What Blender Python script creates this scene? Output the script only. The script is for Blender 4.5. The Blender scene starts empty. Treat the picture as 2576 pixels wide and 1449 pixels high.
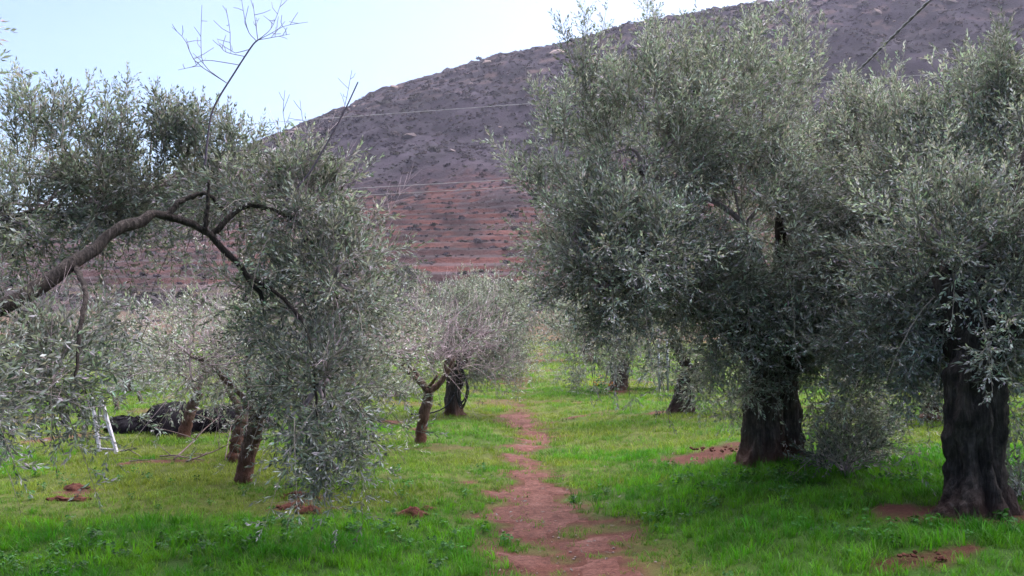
import bpy, math, random
import numpy as np
from mathutils import Vector, Matrix

R = math.radians
scene = bpy.context.scene
col = scene.collection

# ------------------------------------------------------------------ camera
PITCH = R(1.83)
CAM = np.array([0.0, 0.0, 1.6])
cam_d = bpy.data.cameras.new('camera')
cam_d.lens = 35.16
cam_d.sensor_width = 36.0
cam_d.clip_start = 0.1
cam_d.clip_end = 6000.0
cam_o = bpy.data.objects.new('camera', cam_d)
cam_o.location = CAM
cam_o.rotation_euler = (R(90) + PITCH, 0, 0)
col.objects.link(cam_o)
scene.camera = cam_o
scene.render.resolution_x, scene.render.resolution_y = 1024, 576

# ------------------------------------------------------------------ sky, sun, exposure
SUN_EL, SUN_AZ = R(48.0), R(28.0)          # veiled sun ahead, above the crest
world = bpy.data.worlds.new('World')
scene.world = world
world.use_nodes = True
wn, wl = world.node_tree.nodes, world.node_tree.links
wn.clear()
w_out = wn.new('ShaderNodeOutputWorld')
w_bg = wn.new('ShaderNodeBackground')
w_sky = wn.new('ShaderNodeTexSky')
w_sky.sky_type = 'NISHITA'
w_sky.sun_disc = False
w_sky.sun_elevation = SUN_EL
w_sky.sun_rotation = SUN_AZ
w_sky.air_density = 1.0
w_sky.dust_density = 2.0
w_sky.ozone_density = 3.0
w_bg.inputs['Strength'].default_value = 0.05
wl.new(w_sky.outputs[0], w_bg.inputs[0])
wl.new(w_bg.outputs[0], w_out.inputs[0])

sun_d = bpy.data.lights.new('sun', 'SUN')
sun_d.energy = 4.8
sun_d.angle = R(110)
sun_d.color = (1.0, 0.93, 0.84)
sun_o = bpy.data.objects.new('sun', sun_d)
sdir = Vector((math.sin(SUN_AZ) * math.cos(SUN_EL), math.cos(SUN_AZ) * math.cos(SUN_EL), math.sin(SUN_EL)))
sun_o.rotation_euler = sdir.to_track_quat('Z', 'Y').to_euler()
sun_o.location = (0, 0, 40)
col.objects.link(sun_o)

vs = scene.view_settings
vs.view_transform = 'Standard'
vs.look = 'None'
vs.gamma = 1.0
vs.use_curve_mapping = False
vs.exposure = 1.95
vs.use_white_balance = True
vs.white_balance_temperature = 5900
vs.white_balance_tint = 14
scene.cycles.max_bounces = 8
scene.cycles.diffuse_bounces = 5
scene.cycles.transparent_max_bounces = 8
scene.cycles.use_denoising = True

# ------------------------------------------------------------------ helpers
def ray(px, py):
    c = np.array([(px - 512) / 1000.0, (288 - py) / 1000.0])
    s, k = math.sin(PITCH), math.cos(PITCH)
    return np.array([c[0], k - c[1] * s, s + c[1] * k])

def P(px, py, d):
    """the point of the place that stands d metres ahead (along y) in that direction"""
    v = ray(px, py)
    return CAM + v * (d / v[1])

def sstep(a, b, x):
    t = np.clip((np.asarray(x, float) - a) / (b - a), 0, 1)
    return t * t * (3 - 2 * t)

class Noise:
    def __init__(self, seed, n=7, dim=2, octaves=4, lac=2.0, gain=0.5):
        r = np.random.default_rng(seed)
        self.k, self.p, self.a = [], [], []
        f, a = 1.0, 1.0
        for o in range(octaves):
            d = r.normal(size=(n, dim)); d /= np.linalg.norm(d, axis=1)[:, None]
            self.k.append(d * f * r.uniform(0.6, 1.4, (n, 1)) * 2 * math.pi)
            self.p.append(r.uniform(0, 6.283, n)); self.a.append(a)
            f *= lac; a *= gain
        self.norm = sum(self.a) * math.sqrt(n / 2.0) * 1.0
    def __call__(self, *c):
        x = np.stack(np.broadcast_arrays(*[np.asarray(q, float) for q in c]), -1)
        out = 0
        for k, p, a in zip(self.k, self.p, self.a):
            out = out + a * np.sin(x @ k.T + p).sum(-1)
        return out / self.norm

n_big, n_mid, n_fine = Noise(1), Noise(2, octaves=5), Noise(3, octaves=4)

# path: row in the photograph -> left and right edge on the ground
PATH = []
for dy, a, b in [(1500, 1240, 1690), (1449, 1240, 1640), (1380, 1242, 1612), (1310, 1240, 1545), (1270, 1246, 1450), (1235, 1262, 1425),
                 (1205, 1290, 1372), (1160, 1292, 1340), (1130, 1296, 1338), (1102, 1306, 1395), (1078, 1312, 1362), (1050, 1275, 1338),
                 (1020, 1282, 1316), (990, 1290, 1318), (960, 1300, 1322), (930, 1306, 1330), (905, 1312, 1362), (885, 1330, 1410)]:
    y = dy / 2.5156
    v0, v1 = ray(a / 2.5156, y), ray(b / 2.5156, y)
    k0, k1 = -1.6 / v0[2], -1.6 / v1[2]
    PATH.append((v0[1] * k0, v0[0] * k0, v1[0] * k1))
PATH.sort()
PY = np.array([p[0] for p in PATH]); PL = np.array([p[1] for p in PATH]); PR = np.array([p[2] for p in PATH])

def path_mid(y): return np.interp(y, PY, (PL + PR) / 2)

# the hill's profile straight ahead and its crest from left to right
prof = [(70, 0.0)] + [(d, P(480, py, d)[2]) for d, py in
        [(90, 330), (105, 318), (125, 301), (140, 292), (165, 279), (190, 252), (225, 222), (260, 190), (320, 130), (370, 92), (400, 68), (420, 59)]]
PFY = np.array([p[0] for p in prof]); PFZ = np.array([p[1] for p in prof])
RIDGE = 420.0
crest = [P(px, py, RIDGE) for px, py in [(-110, 262), (0, 236), (135, 199), (240, 149), (294, 127), (350, 104), (374, 91), (430, 74), (477, 60), (517, 51),
                                        (557, 44), (588, 36), (636, 24), (696, 12), (742, 5), (780, -1), (900, -20), (1024, -38)]]
CRX = np.array([-600, -420] + [p[0] for p in crest] + [380, 650]); CRZ = np.array([8, 18] + [p[2] for p in crest] + [185, 200])
R0 = float(np.interp(P(480, 59, RIDGE)[0], CRX, CRZ))

def hill_z(x, y):
    x, y = np.asarray(x, float), np.asarray(y, float)
    base = np.interp(y, PFY, PFZ)
    ratio = np.interp(x, CRX, CRZ) / R0
    w = sstep(110, 330, y)
    z = base * (1 + (ratio - 1) * w)
    back = np.clip(y - RIDGE, 0, None)
    z = np.where(back > 0, np.maximum(z - back * 0.42 - 0.0006 * back ** 2, -0.3), z)
    wt = sstep(150, 162, y) * (1 - sstep(228, 272, y + 16 * n_big(x / 70, 3.0))) * sstep(-230, -140, x)
    z = z + (n_mid(x / 70, y / 110) * 2.4 * sstep(110, 200, y) * (1 - 0.7 * sstep(360, 415, y)) + n_fine(x / 14, y / 14) * 0.5 * sstep(120, 200, y)) * (1 - 0.8 * wt)
    # terraces cut into the lower slope
    t = (z - 7.5 - 0.012 * x + 0.30 * n_big(x / 45, y / 300)) / 1.9
    f = t - np.floor(t)
    f2 = np.where(f < 0.74, f * 0.38 / 0.74, 0.38 + (f - 0.74) * 0.62 / 0.26)
    dz = (f2 - f) * 1.9
    return z + dz * wt, (f > 0.72) * wt, wt

def ground_z(x, y):
    x, y = np.asarray(x, float), np.asarray(y, float)
    near = 1 - sstep(45, 75, y)
    z = 0.05 * n_big(x / 9, y / 9) * near + 0.022 * n_mid(x / 2.2, y / 2.2) * near
    off = x - path_mid(np.clip(y, PY[0], PY[-1]))
    z = z + 0.22 * sstep(0.6, 2.6, off) * sstep(3, 7, y) * (1 - sstep(14, 22, y))       # bank to the right of the path
    z = z - 0.05 * np.exp(-(off / 0.7) ** 2) * near
    z = z - 0.16 * np.exp(-((x + 1.75) / 0.8) ** 2 - ((y - 16.0) / 1.1) ** 2)            # hollow behind the young tree
    z = z + 0.10 * np.exp(-((x + 0.7) / 0.9) ** 2 - ((y - 14.6) / 1.0) ** 2)
    return z

def terrain(x, y):
    h, red, wt = hill_z(x, y)
    k = sstep(70, 90, y)
    return ground_z(x, y) * (1 - k) + h * k

def on_ground(px, py):
    """where the line of sight through a point of the photograph meets the flat of the grove"""
    v = ray(px, py); k = -1.6 / v[2]
    x, y = v[0] * k, v[1] * k
    for _ in range(6):
        z = float(ground_z(x, y)); k = (z - 1.6) / v[2]
        x, y = v[0] * k, v[1] * k
    return np.array([x, y, float(ground_z(x, y))])

class MB:
    """collects triangles with a colour per vertex"""
    def __init__(self): self.v, self.f, self.c, self.n = [], [], [], 0
    def add(self, v, f, c=(1, 1, 1)):
        v = np.asarray(v, np.float32).reshape(-1, 3); f = np.asarray(f, np.int32).reshape(-1, 3)
        c = np.asarray(c, np.float32)
        if c.ndim == 1: c = np.broadcast_to(c, (len(v), 3))
        self.v.append(v); self.f.append(f + self.n); self.c.append(c.reshape(-1, 3)); self.n += len(v)
    def quads(self, v, q, c=(1, 1, 1)):
        q = np.asarray(q).reshape(-1, 4)
        self.add(v, np.concatenate([q[:, [0, 1, 2]], q[:, [0, 2, 3]]]), c)
    def mesh(self, name, mat, smooth=True, origin=None):
        v = np.concatenate(self.v); f = np.concatenate(self.f); c = np.concatenate(self.c)
        if origin is not None: v = v - np.asarray(origin, np.float32)
        me = bpy.data.meshes.new(name)
        me.vertices.add(len(v)); me.vertices.foreach_set('co', v.ravel())
        me.loops.add(len(f) * 3); me.loops.foreach_set('vertex_index', f.ravel())
        me.polygons.add(len(f)); me.polygons.foreach_set('loop_start', np.arange(0, len(f) * 3, 3, dtype=np.int32))
        me.polygons.foreach_set('use_smooth', np.full(len(f), smooth, bool))
        a = me.attributes.new('Col', 'FLOAT_COLOR', 'POINT')
        a.data.foreach_set('color', np.concatenate([c, np.ones((len(c), 1), np.float32)], 1).ravel())
        me.update(calc_edges=True); me.validate()
        if mat: me.materials.append(mat)
        return me
    def build(self, name, mat, parent=None, smooth=True, kind=None, origin=None):
        if origin is None and parent is not None: origin = np.array(parent.location)
        o = bpy.data.objects.new(name, self.mesh(name, mat, smooth, origin))
        col.objects.link(o)
        if parent is not None: o.parent = parent
        elif origin is not None: o.location = origin
        if kind: o['kind'] = kind
        return o

def tag(o, label=None, cat=None, group=None, kind=None):
    if label: o['label'] = label
    if cat: o['category'] = cat
    if group: o['group'] = group
    if kind: o['kind'] = kind
    return o

def empty(name, loc, label=None, cat=None, group=None):
    o = bpy.data.objects.new(name, None); o.location = loc; o.empty_display_size = 0.2
    col.objects.link(o)
    return tag(o, label, cat, group)

def frames(d):
    d = d / np.linalg.norm(d, axis=-1, keepdims=True)
    ref = np.where(np.abs(d[..., 2:3]) > 0.9, np.array([1.0, 0, 0]), np.array([0, 0, 1.0]))
    a = np.cross(ref, d); a /= np.linalg.norm(a, axis=-1, keepdims=True)
    return a, np.cross(d, a), d

def tube(mb, pts, rad, sides=8, c=(1, 1, 1), wob=0.0, rng=None, cap=True):
    pts = np.asarray(pts, float); rad = np.broadcast_to(np.asarray(rad, float), (len(pts),))
    tan = np.gradient(pts, axis=0); tan /= np.linalg.norm(tan, axis=1)[:, None] + 1e-9
    a = np.cross(np.array([0.31, 0.2, 0.93]) if abs(tan[0, 2]) < 0.8 else np.array([1.0, 0.1, 0]), tan[0]); a /= np.linalg.norm(a)
    A = []
    for t in tan:
        a = a - t * (a @ t); a = a / np.linalg.norm(a); A.append(a)
    A = np.array(A); B = np.cross(tan, A)
    th = np.arange(sides) * 2 * math.pi / sides
    r = rad[:, None] * np.ones((1, sides))
    if wob and rng is not None: r = r * (1 + wob * rng.normal(size=r.shape))
    v = pts[:, None] + r[..., None] * (np.cos(th)[None, :, None] * A[:, None] + np.sin(th)[None, :, None] * B[:, None])
    n = len(pts); i = np.arange(n - 1)[:, None] * sides; j = np.arange(sides)[None]; j2 = (j + 1) % sides
    q = np.stack([i + j, i + j2, i + sides + j2, i + sides + j], -1).reshape(-1, 4)
    f = np.concatenate([q[:, [0, 1, 2]], q[:, [0, 2, 3]]])
    v = v.reshape(-1, 3)
    if cap:
        v = np.concatenate([v, pts[[0]], pts[[-1]]]); k = n * sides
        e0 = np.stack([np.full(sides, k), j2[0], j[0]], -1); e1 = np.stack([np.full(sides, k + 1), (n - 1) * sides + j[0], (n - 1) * sides + j2[0]], -1)
        f = np.concatenate([f, e0, e1])
    mb.add(v, f, c)

def bez(p0, p1, p2, n):
    t = np.linspace(0, 1, n)[:, None]
    return (1 - t) ** 2 * p0 + 2 * t * (1 - t) * p1 + t * t * p2

def spline(pts, n):
    pts = np.asarray(pts, float); m = len(pts)
    e = np.concatenate([[2 * pts[0] - pts[1]], pts, [2 * pts[-1] - pts[-2]]])
    u = np.linspace(0, m - 1 - 1e-6, n); i = u.astype(int); t = (u - i)[:, None]
    a, b, c, d = e[i], e[i + 1], e[i + 2], e[i + 3]
    return 0.5 * (2 * b + (c - a) * t + (2 * a - 5 * b + 4 * c - d) * t ** 2 + (3 * b - a - 3 * c + d) * t ** 3)

# ------------------------------------------------------------------ materials
def mat_new(name):
    m = bpy.data.materials.new(name); m.use_nodes = True
    nt = m.node_tree; nt.nodes.clear()
    return m, nt, nt.nodes.new('ShaderNodeOutputMaterial')

def N(nt, t, **kw):
    n = nt.nodes.new(t)
    for k, v in kw.items():
        if k in n.inputs: n.inputs[k].default_value = v
        else: setattr(n, k, v)
    return n

def noise_tex(nt, scale, detail=4, rough=0.6, vec=None):
    n = N(nt, 'ShaderNodeTexNoise'); n.inputs['Scale'].default_value = scale; n.inputs['Detail'].default_value = detail; n.inputs['Roughness'].default_value = rough
    if vec: nt.links.new(vec, n.inputs['Vector'])
    return n

def ramp(nt, fac, stops):
    r = nt.nodes.new('ShaderNodeValToRGB'); e = r.color_ramp.elements
    while len(e) < len(stops): e.new(0.5)
    for q, (p, c) in zip(e, stops): q.position = p; q.color = (*c, 1)
    nt.links.new(fac, r.inputs[0])
    return r.outputs[0]

def mixc(nt, fac, a, b, mode='MIX'):
    m = N(nt, 'ShaderNodeMix', data_type='RGBA', blend_type=mode)
    if isinstance(fac, float): m.inputs[0].default_value = fac
    else: nt.links.new(fac, m.inputs[0])
    for s, q in ((6, a), (7, b)):
        if isinstance(q, tuple): m.inputs[s].default_value = (*q, 1)
        else: nt.links.new(q, m.inputs[s])
    return m.outputs[2]

def attr(nt, name, typ='GEOMETRY'):
    a = N(nt, 'ShaderNodeAttribute'); a.attribute_name = name; a.attribute_type = typ
    return a

def foliage_mat(name, transl=0.3, rough=0.5, spec=0.35, tint=False, trans_col=(1.2, 1.25, 0.6)):
    m, nt, out = mat_new(name)
    c = attr(nt, 'Col').outputs['Color']
    if tint: c = mixc(nt, 1.0, c, attr(nt, 'tint', 'INSTANCER').outputs['Color'], 'MULTIPLY')
    p = N(nt, 'ShaderNodeBsdfPrincipled'); p.inputs['Roughness'].default_value = rough; p.inputs['Specular IOR Level'].default_value = spec
    nt.links.new(c, p.inputs['Base Color'])
    t = N(nt, 'ShaderNodeBsdfTranslucent')
    nt.links.new(mixc(nt, 1.0, c, trans_col, 'MULTIPLY'), t.inputs['Color'])
    x = N(nt, 'ShaderNodeMixShader'); x.inputs[0].default_value = transl
    nt.links.new(p.outputs[0], x.inputs[1]); nt.links.new(t.outputs[0], x.inputs[2]); nt.links.new(x.outputs[0], out.inputs[0])
    return m

def simple_mat(name, c, rough=0.7, spec=0.3, var=0.25, scale=20, bump=0.0, metal=0.0):
    m, nt, out = mat_new(name)
    tc = N(nt, 'ShaderNodeTexCoord')
    n = noise_tex(nt, scale, 5, 0.65, tc.outputs['Object'])
    lo, hi = tuple(q * (1 - var) for q in c), tuple(min(1, q * (1 + var)) for q in c)
    p = N(nt, 'ShaderNodeBsdfPrincipled'); p.inputs['Roughness'].default_value = rough; p.inputs['Specular IOR Level'].default_value = spec; p.inputs['Metallic'].default_value = metal
    nt.links.new(ramp(nt, n.outputs['Fac'], [(0.3, lo), (0.7, hi)]), p.inputs['Base Color'])
    if bump:
        b = N(nt, 'ShaderNodeBump'); b.inputs['Strength'].default_value = 0.8; b.inputs['Distance'].default_value = bump
        nt.links.new(n.outputs['Fac'], b.inputs['Height']); nt.links.new(b.outputs[0], p.inputs['Normal'])
    nt.links.new(p.outputs[0], out.inputs[0])
    return m

def bark_mat(name, dark, mid, pale, red=0.0, stain=0.5):
    m, nt, out = mat_new(name)
    tc = N(nt, 'ShaderNodeTexCoord')
    mp = N(nt, 'ShaderNodeMapping'); mp.inputs['Scale'].default_value = (1, 1, 0.16)
    nt.links.new(tc.outputs['Object'], mp.inputs['Vector'])
    n1 = noise_tex(nt, 34, 8, 0.72, mp.outputs[0]); n2 = noise_tex(nt, 7, 6, 0.7, tc.outputs['Object']); n1.inputs['Distortion'].default_value = 0.6
    c = ramp(nt, n1.outputs['Fac'], [(0.30, dark), (0.52, mid), (0.75, pale)])
    c = mixc(nt, 1.0, c, ramp(nt, n2.outputs['Fac'], [(0.3, (0.45, 0.45, 0.47)), (0.7, (1.5, 1.45, 1.4))]), 'MULTIPLY')
    if red:   # foot of the trunk stained by the red earth
        sp = N(nt, 'ShaderNodeSeparateXYZ'); nt.links.new(tc.outputs['Object'], sp.inputs[0])
        a = N(nt, 'ShaderNodeMath', operation='MULTIPLY_ADD'); a.inputs[1].default_value = 0.25; nt.links.new(n2.outputs['Fac'], a.inputs[0]); nt.links.new(sp.outputs['Z'], a.inputs[2])
        f = N(nt, 'ShaderNodeMapRange'); f.inputs[1].default_value = 0.12 + red * 1.1; f.inputs[2].default_value = 0.12; f.inputs[3].default_value = 0; f.inputs[4].default_value = stain
        nt.links.new(a.outputs[0], f.inputs[0])
        c = mixc(nt, f.outputs[0], c, (0.17, 0.055, 0.03))
    p = N(nt, 'ShaderNodeBsdfPrincipled'); p.inputs['Roughness'].default_value = 0.85; p.inputs['Specular IOR Level'].default_value = 0.2
    nt.links.new(c, p.inputs['Base Color'])
    h = N(nt, 'ShaderNodeMath', operation='MULTIPLY_ADD'); nt.links.new(n2.outputs['Fac'], h.inputs[0]); h.inputs[1].default_value = 0.8; nt.links.new(n1.outputs['Fac'], h.inputs[2])
    b = N(nt, 'ShaderNodeBump'); b.inputs['Strength'].default_value = 1.0; b.inputs['Distance'].default_value = 0.05
    nt.links.new(h.outputs[0], b.inputs['Height']); nt.links.new(b.outputs[0], p.inputs['Normal'])
    nt.links.new(p.outputs[0], out.inputs[0])
    return m

M_LEAF = foliage_mat('olive_leaf', 0.28, 0.55, 0.28, trans_col=(1.0, 1.1, 0.6))
M_GRASS = foliage_mat('grass_blade', 0.38, 0.6, 0.2, tint=True)
M_SCRUB = foliage_mat('scrub', 0.1, 0.9, 0.05, tint=True, trans_col=(1, 1, 1))
M_PLANT = foliage_mat('green_plant', 0.3, 0.55, 0.25)
M_BARK_OLD = bark_mat('old_bark', (0.012, 0.009, 0.008), (0.05, 0.039, 0.035), (0.15, 0.125, 0.115), red=0.2, stain=0.22)
M_BARK = bark_mat('bark', (0.02, 0.016, 0.014), (0.085, 0.068, 0.060), (0.20, 0.17, 0.155), red=0.25)
M_BARK_YOUNG = bark_mat('young_bark', (0.04, 0.025, 0.02), (0.13, 0.085, 0.068), (0.22, 0.16, 0.135), red=0.45, stain=0.65)
M_TWIG = simple_mat('twig_bark', (0.29, 0.225, 0.24), 0.8, 0.2, 0.35, 30)
M_SHOOT = simple_mat('shoot_bark', (0.13, 0.10, 0.13), 0.8, 0.2, 0.3, 30)
M_OLIVE = simple_mat('black_olive', (0.012, 0.008, 0.014), 0.35, 0.5, 0.3, 60)

def soil_mat():
    m, nt, out = mat_new('red_soil')
    tc = N(nt, 'ShaderNodeTexCoord'); g = N(nt, 'ShaderNodeNewGeometry')
    n1 = noise_tex(nt, 3.5, 8, 0.72, g.outputs['Position']); n2 = noise_tex(nt, 28, 8, 0.8, g.outputs['Position'])
    c = ramp(nt, n1.outputs['Fac'], [(0.3, (0.070, 0.027, 0.019)), (0.5, (0.12, 0.050, 0.039)), (0.72, (0.17, 0.082, 0.068))])
    c = mixc(nt, 1.0, c, ramp(nt, n2.outputs['Fac'], [(0.32, (0.45, 0.45, 0.46)), (0.68, (1.4, 1.38, 1.36))]), 'MULTIPLY')
    p = N(nt, 'ShaderNodeBsdfPrincipled'); p.inputs['Roughness'].default_value = 0.95; p.inputs['Specular IOR Level'].default_value = 0.1
    nt.links.new(c, p.inputs['Base Color'])
    b = N(nt, 'ShaderNodeBump'); b.inputs['Strength'].default_value = 1.0; b.inputs['Distance'].default_value = 0.02
    nt.links.new(n2.outputs['Fac'], b.inputs['Height']); nt.links.new(b.outputs[0], p.inputs['Normal'])
    nt.links.new(p.outputs[0], out.inputs[0])
    return m
M_SOIL = soil_mat()

def ground_mat(name, scale_a, scale_b, bump):
    """earth, thatch and low growth: the mesh carries the mean colour, the noise breaks it up"""
    m, nt, out = mat_new(name)
    g = N(nt, 'ShaderNodeNewGeometry')
    n1 = noise_tex(nt, scale_a, 6, 0.7, g.outputs['Position']); n2 = noise_tex(nt, scale_b, 5, 0.75, g.outputs['Position'])
    c = mixc(nt, 1.0, attr(nt, 'Col').outputs['Color'], ramp(nt, n1.outputs['Fac'], [(0.3, (0.6, 0.62, 0.6)), (0.7, (1.3, 1.27, 1.3))]), 'MULTIPLY')
    c = mixc(nt, 1.0, c, ramp(nt, n2.outputs['Fac'], [(0.3, (0.65, 0.65, 0.65)), (0.7, (1.3, 1.3, 1.3))]), 'MULTIPLY')
    p = N(nt, 'ShaderNodeBsdfPrincipled'); p.inputs['Roughness'].default_value = 0.95; p.inputs['Specular IOR Level'].default_value = 0.05
    nt.links.new(c, p.inputs['Base Color'])
    b = N(nt, 'ShaderNodeBump'); b.inputs['Strength'].default_value = 1.0; b.inputs['Distance'].default_value = bump
    nt.links.new(n2.outputs['Fac'], b.inputs['Height']); nt.links.new(b.outputs[0], p.inputs['Normal'])
    nt.links.new(p.outputs[0], out.inputs[0])
    return m

# ------------------------------------------------------------------ where the earth is bare, where the grass is lush
BARE_SPOTS = []     # (x, y, rx, ry)
def bare_px(px, py, rx, ry=None):
    g = on_ground(px, py); BARE_SPOTS.append((g[0], g[1], rx, ry or rx))
for a in [(722, 452, 0.75, 0.45), (745, 447, 0.5, 0.35), (700, 459, 0.4, 0.2), (930, 447, 0.6, 0.25), (890, 452, 0.3, 0.2), (985, 515, 0.75, 0.4), (925, 512, 0.35, 0.3),
          (668, 412, 0.5, 0.3), (720, 417, 0.5, 0.25), (640, 388, 0.7, 0.5), (655, 383, 0.9, 0.5), (617, 391, 0.4, 0.4), (540, 362, 1.2, 1.5), (556, 354, 1.5, 2.0), (930, 560, 0.22, 0.16), (905, 568, 0.3, 0.1), (955, 548, 0.15, 0.12),
          (468, 483, 0.13, 0.12), (503, 416, 0.35, 0.3), (515, 414, 0.25, 0.2), (540, 437, 0.3, 0.2), (560, 436, 0.3, 0.15), (397, 424, 0.4, 0.25), (412, 430, 0.25, 0.2),
          (493, 379, 0.9, 0.6), (508, 384, 0.6, 0.3), (165, 462, 0.6, 0.2), (50, 440, 0.6, 0.35), (75, 492, 0.22, 0.16), (300, 500, 0.25, 0.2), (305, 508, 0.3, 0.12), (415, 513, 0.14, 0.1),
          (830, 520, 0.0, 0.0), (570, 418, 0.2, 0.2)]:
    bare_px(*a)
BS = np.array(BARE_SPOTS)

def bareness(x, y):
    """1 on naked red earth, 0 under closed grass"""
    x, y = np.asarray(x, float), np.asarray(y, float)
    yy = np.clip(y, PY[0], PY[-1])
    wob = 0.13 * n_mid(x / 0.9, y / 0.9) + 0.07 * n_fine(x / 0.25, y / 0.25)
    l, r = np.interp(yy, PY, PL), np.interp(yy, PY, PR)
    inside = np.minimum(x - l, r - x) + wob + 0.07
    fade = 1 - 0.45 * sstep(16, 24, y)
    b = sstep(-0.20, 0.16, inside) * fade
    gap = np.exp(-((y - 13.6) / 0.5) ** 2)
    b = b * (1 - 0.35 * gap)
    grown = sstep(0.1, 0.6, n_mid(x / 0.55 + 9, y / 0.8))          # tufts holding on in the path
    b = b * (1 - 0.42 * grown * sstep(9.5, 7.5, y) - 0.15 * grown)
    for sx, sy, rx, ry in BS:
        if rx == 0: continue
        q = ((x - sx) / rx) ** 2 + ((y - sy) / ry) ** 2
        b = np.maximum(b, sstep(1.25, 0.35, q + 0.55 * n_fine(x / 0.5 + sx, y / 0.5)))
    b = np.maximum(b, 0.55 * sstep(0.55, 0.9, n_mid(x / 3.1 + 4, y / 3.1)) * sstep(9, 14, y))
    b = np.maximum(b, sstep(62, 82, y + 9 * n_big(x / 30, y / 30)) * 0.85)
    return np.clip(b, 0, 1)

def lushness(x, y):
    off = x - path_mid(np.clip(y, PY[0], PY[-1]))
    l = sstep(8.6, 6.9, y + 0.5 * n_big(x / 3, y / 3)) * sstep(0.1, -0.5, off) + sstep(0.5, 1.4, off) * sstep(12.5, 9.5, y)
    l = l + 0.55 * sstep(0.25, 0.7, n_big(x / 4 + 7, y / 4)) + 0.5 * np.exp(-((x + 1.6) / 1.6) ** 2 - ((y - 15.5) / 1.4) ** 2)
    return np.clip(l, 0, 1)

# ------------------------------------------------------------------ ground, path, hill
def grid(xs, ys):
    X, Y = np.meshgrid(xs, ys); nx, ny = len(xs), len(ys)
    i = np.arange(ny - 1)[:, None] * nx; j = np.arange(nx - 1)[None]
    return X.ravel(), Y.ravel(), np.stack([i + j, i + j + 1, i + nx + j + 1, i + nx + j], -1).reshape(-1, 4)

C_SOIL = np.array([0.098, 0.041, 0.031]); C_THATCH = np.array([0.085, 0.10, 0.025]); C_LUSH = np.array([0.045, 0.09, 0.018])
xs = np.concatenate([np.linspace(-900, -120, 24), np.linspace(-100, -26, 30), np.linspace(-25, -9.2, 70), np.arange(-9, 9.01, 0.1), np.linspace(9.2, 25, 70), np.linspace(26, 100, 30), np.linspace(120, 900, 24)])
ys = np.concatenate([np.linspace(-900, -60, 20), np.linspace(-50, 3.5, 30), np.arange(3.6, 20, 0.1), np.linspace(20.15, 45, 90), np.linspace(45.6, 112, 70)])
X, Y, Q = grid(xs, ys)
Z = terrain(X, Y)
b = bareness(X, Y)[:, None]; lu = lushness(X, Y)[:, None]
C = (C_THATCH * (1 - lu) + C_LUSH * lu) * (1 - b) + C_SOIL * b
far = sstep(78, 110, Y)[:, None]
C = C * (1 - far) + np.array([0.085, 0.058, 0.042]) * far
M_GROUND = ground_mat('grove_floor', 3.0, 45, 0.02)
mb = MB(); mb.quads(np.stack([X, Y, Z], -1), Q, C)
mb.build('ground', M_GROUND, kind='structure')

# the trodden path: a sheet laid on the ground, ragged edged
tx = np.arange(-1.4, 2.2, 0.055); ty = np.arange(4.0, 18.5, 0.07)
X, Y, Q = grid(tx, ty)
keep = (bareness(X, Y) > 0.5) & (np.abs(X - path_mid(np.clip(Y, PY[0], PY[-1]))) < 1.25)
Q = Q[keep[Q].all(1)]
idx = np.unique(Q); rm = np.zeros(len(X), int); rm[idx] = np.arange(len(idx))
cnt = np.bincount(Q.ravel(), minlength=len(X)); rim = cnt < 4                       # the rim dips into the turf
lift = np.where(rim, -0.02, 0.006 + 0.004 * np.clip(n_fine(X / 0.22, Y / 0.22) + 0.3, 0, 1))
mb = MB(); mb.quads(np.stack([X, Y, ground_z(X, Y) + lift], -1)[idx], rm[Q])
mb.build('path', M_SOIL, kind='structure')

xs = np.concatenate([np.linspace(-700, -270, 44), np.arange(-262, 275, 1.7), np.linspace(282, 720, 44)])
ys = np.concatenate([np.arange(96, 150, 1.6), np.arange(150, 270, 0.55), np.arange(271.5, 424, 1.8), np.arange(427, 760, 9)])
X, Y, Q = grid(xs, ys)
Z, red, wt = hill_z(X, Y)
Z = Z + 0.9 * n_fine(X / 7 + 5, Y / 7) * sstep(395, 415, Y) * (1 - sstep(425, 450, Y))
nn = n_mid(X / 22, Y / 22); n2 = n_fine(X / 6, Y / 6)
up = sstep(200, 300, Y)[:, None]
base_lo, base_hi = np.array([0.074, 0.050, 0.053]), np.array([0.050, 0.038, 0.052])
C = base_lo * (1 - up) + base_hi * up
C = C * (1 + 0.3 * nn[:, None] + 0.3 * n_big(X / 55 + 2, Y / 90)[:, None])
redm = (np.clip(red, 0, 1) * (0.35 + 0.65 * sstep(-0.4, 0.2, nn + 0.6 * n2)) + 0.25 * sstep(0.35, 0.7, nn) * (1 - up[:, 0]) + 0.9 * np.exp(-((Y - 262 - 0.10 * X) / 9) ** 2) * sstep(-0.2, 0.3, n2))
redm = np.clip(redm, 0, 1)[:, None] * 1.0 * (0.25 + 0.75 * sstep(-85, -35, X))[:, None]
C = C * (1 - redm) + np.array([0.155, 0.062, 0.05]) * redm
rock = (sstep(0.3, 0.7, n_mid(X / 16 + 3, Y / 10)) * sstep(355, 385, Y) * sstep(424, 410, Y))[:, None] * 0.6
C = C * (1 - rock) + np.array([0.20, 0.13, 0.115]) * rock
meadow = (np.exp(-((Y - 148) / 9) ** 2) * sstep(-0.3, 0.4, n_mid(X / 18, Y / 9)))[:, None] * 0.7
C = C * (1 - meadow) + np.array([0.15, 0.12, 0.05]) * meadow
M_HILL = ground_mat('hill_side', 0.12, 0.9, 0.5)
mb = MB(); mb.quads(np.stack([X, Y, Z - 0.05], -1), Q, np.clip(C, 0.01, 1) * 0.57)
mb.build('hill', M_HILL, kind='structure')

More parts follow.
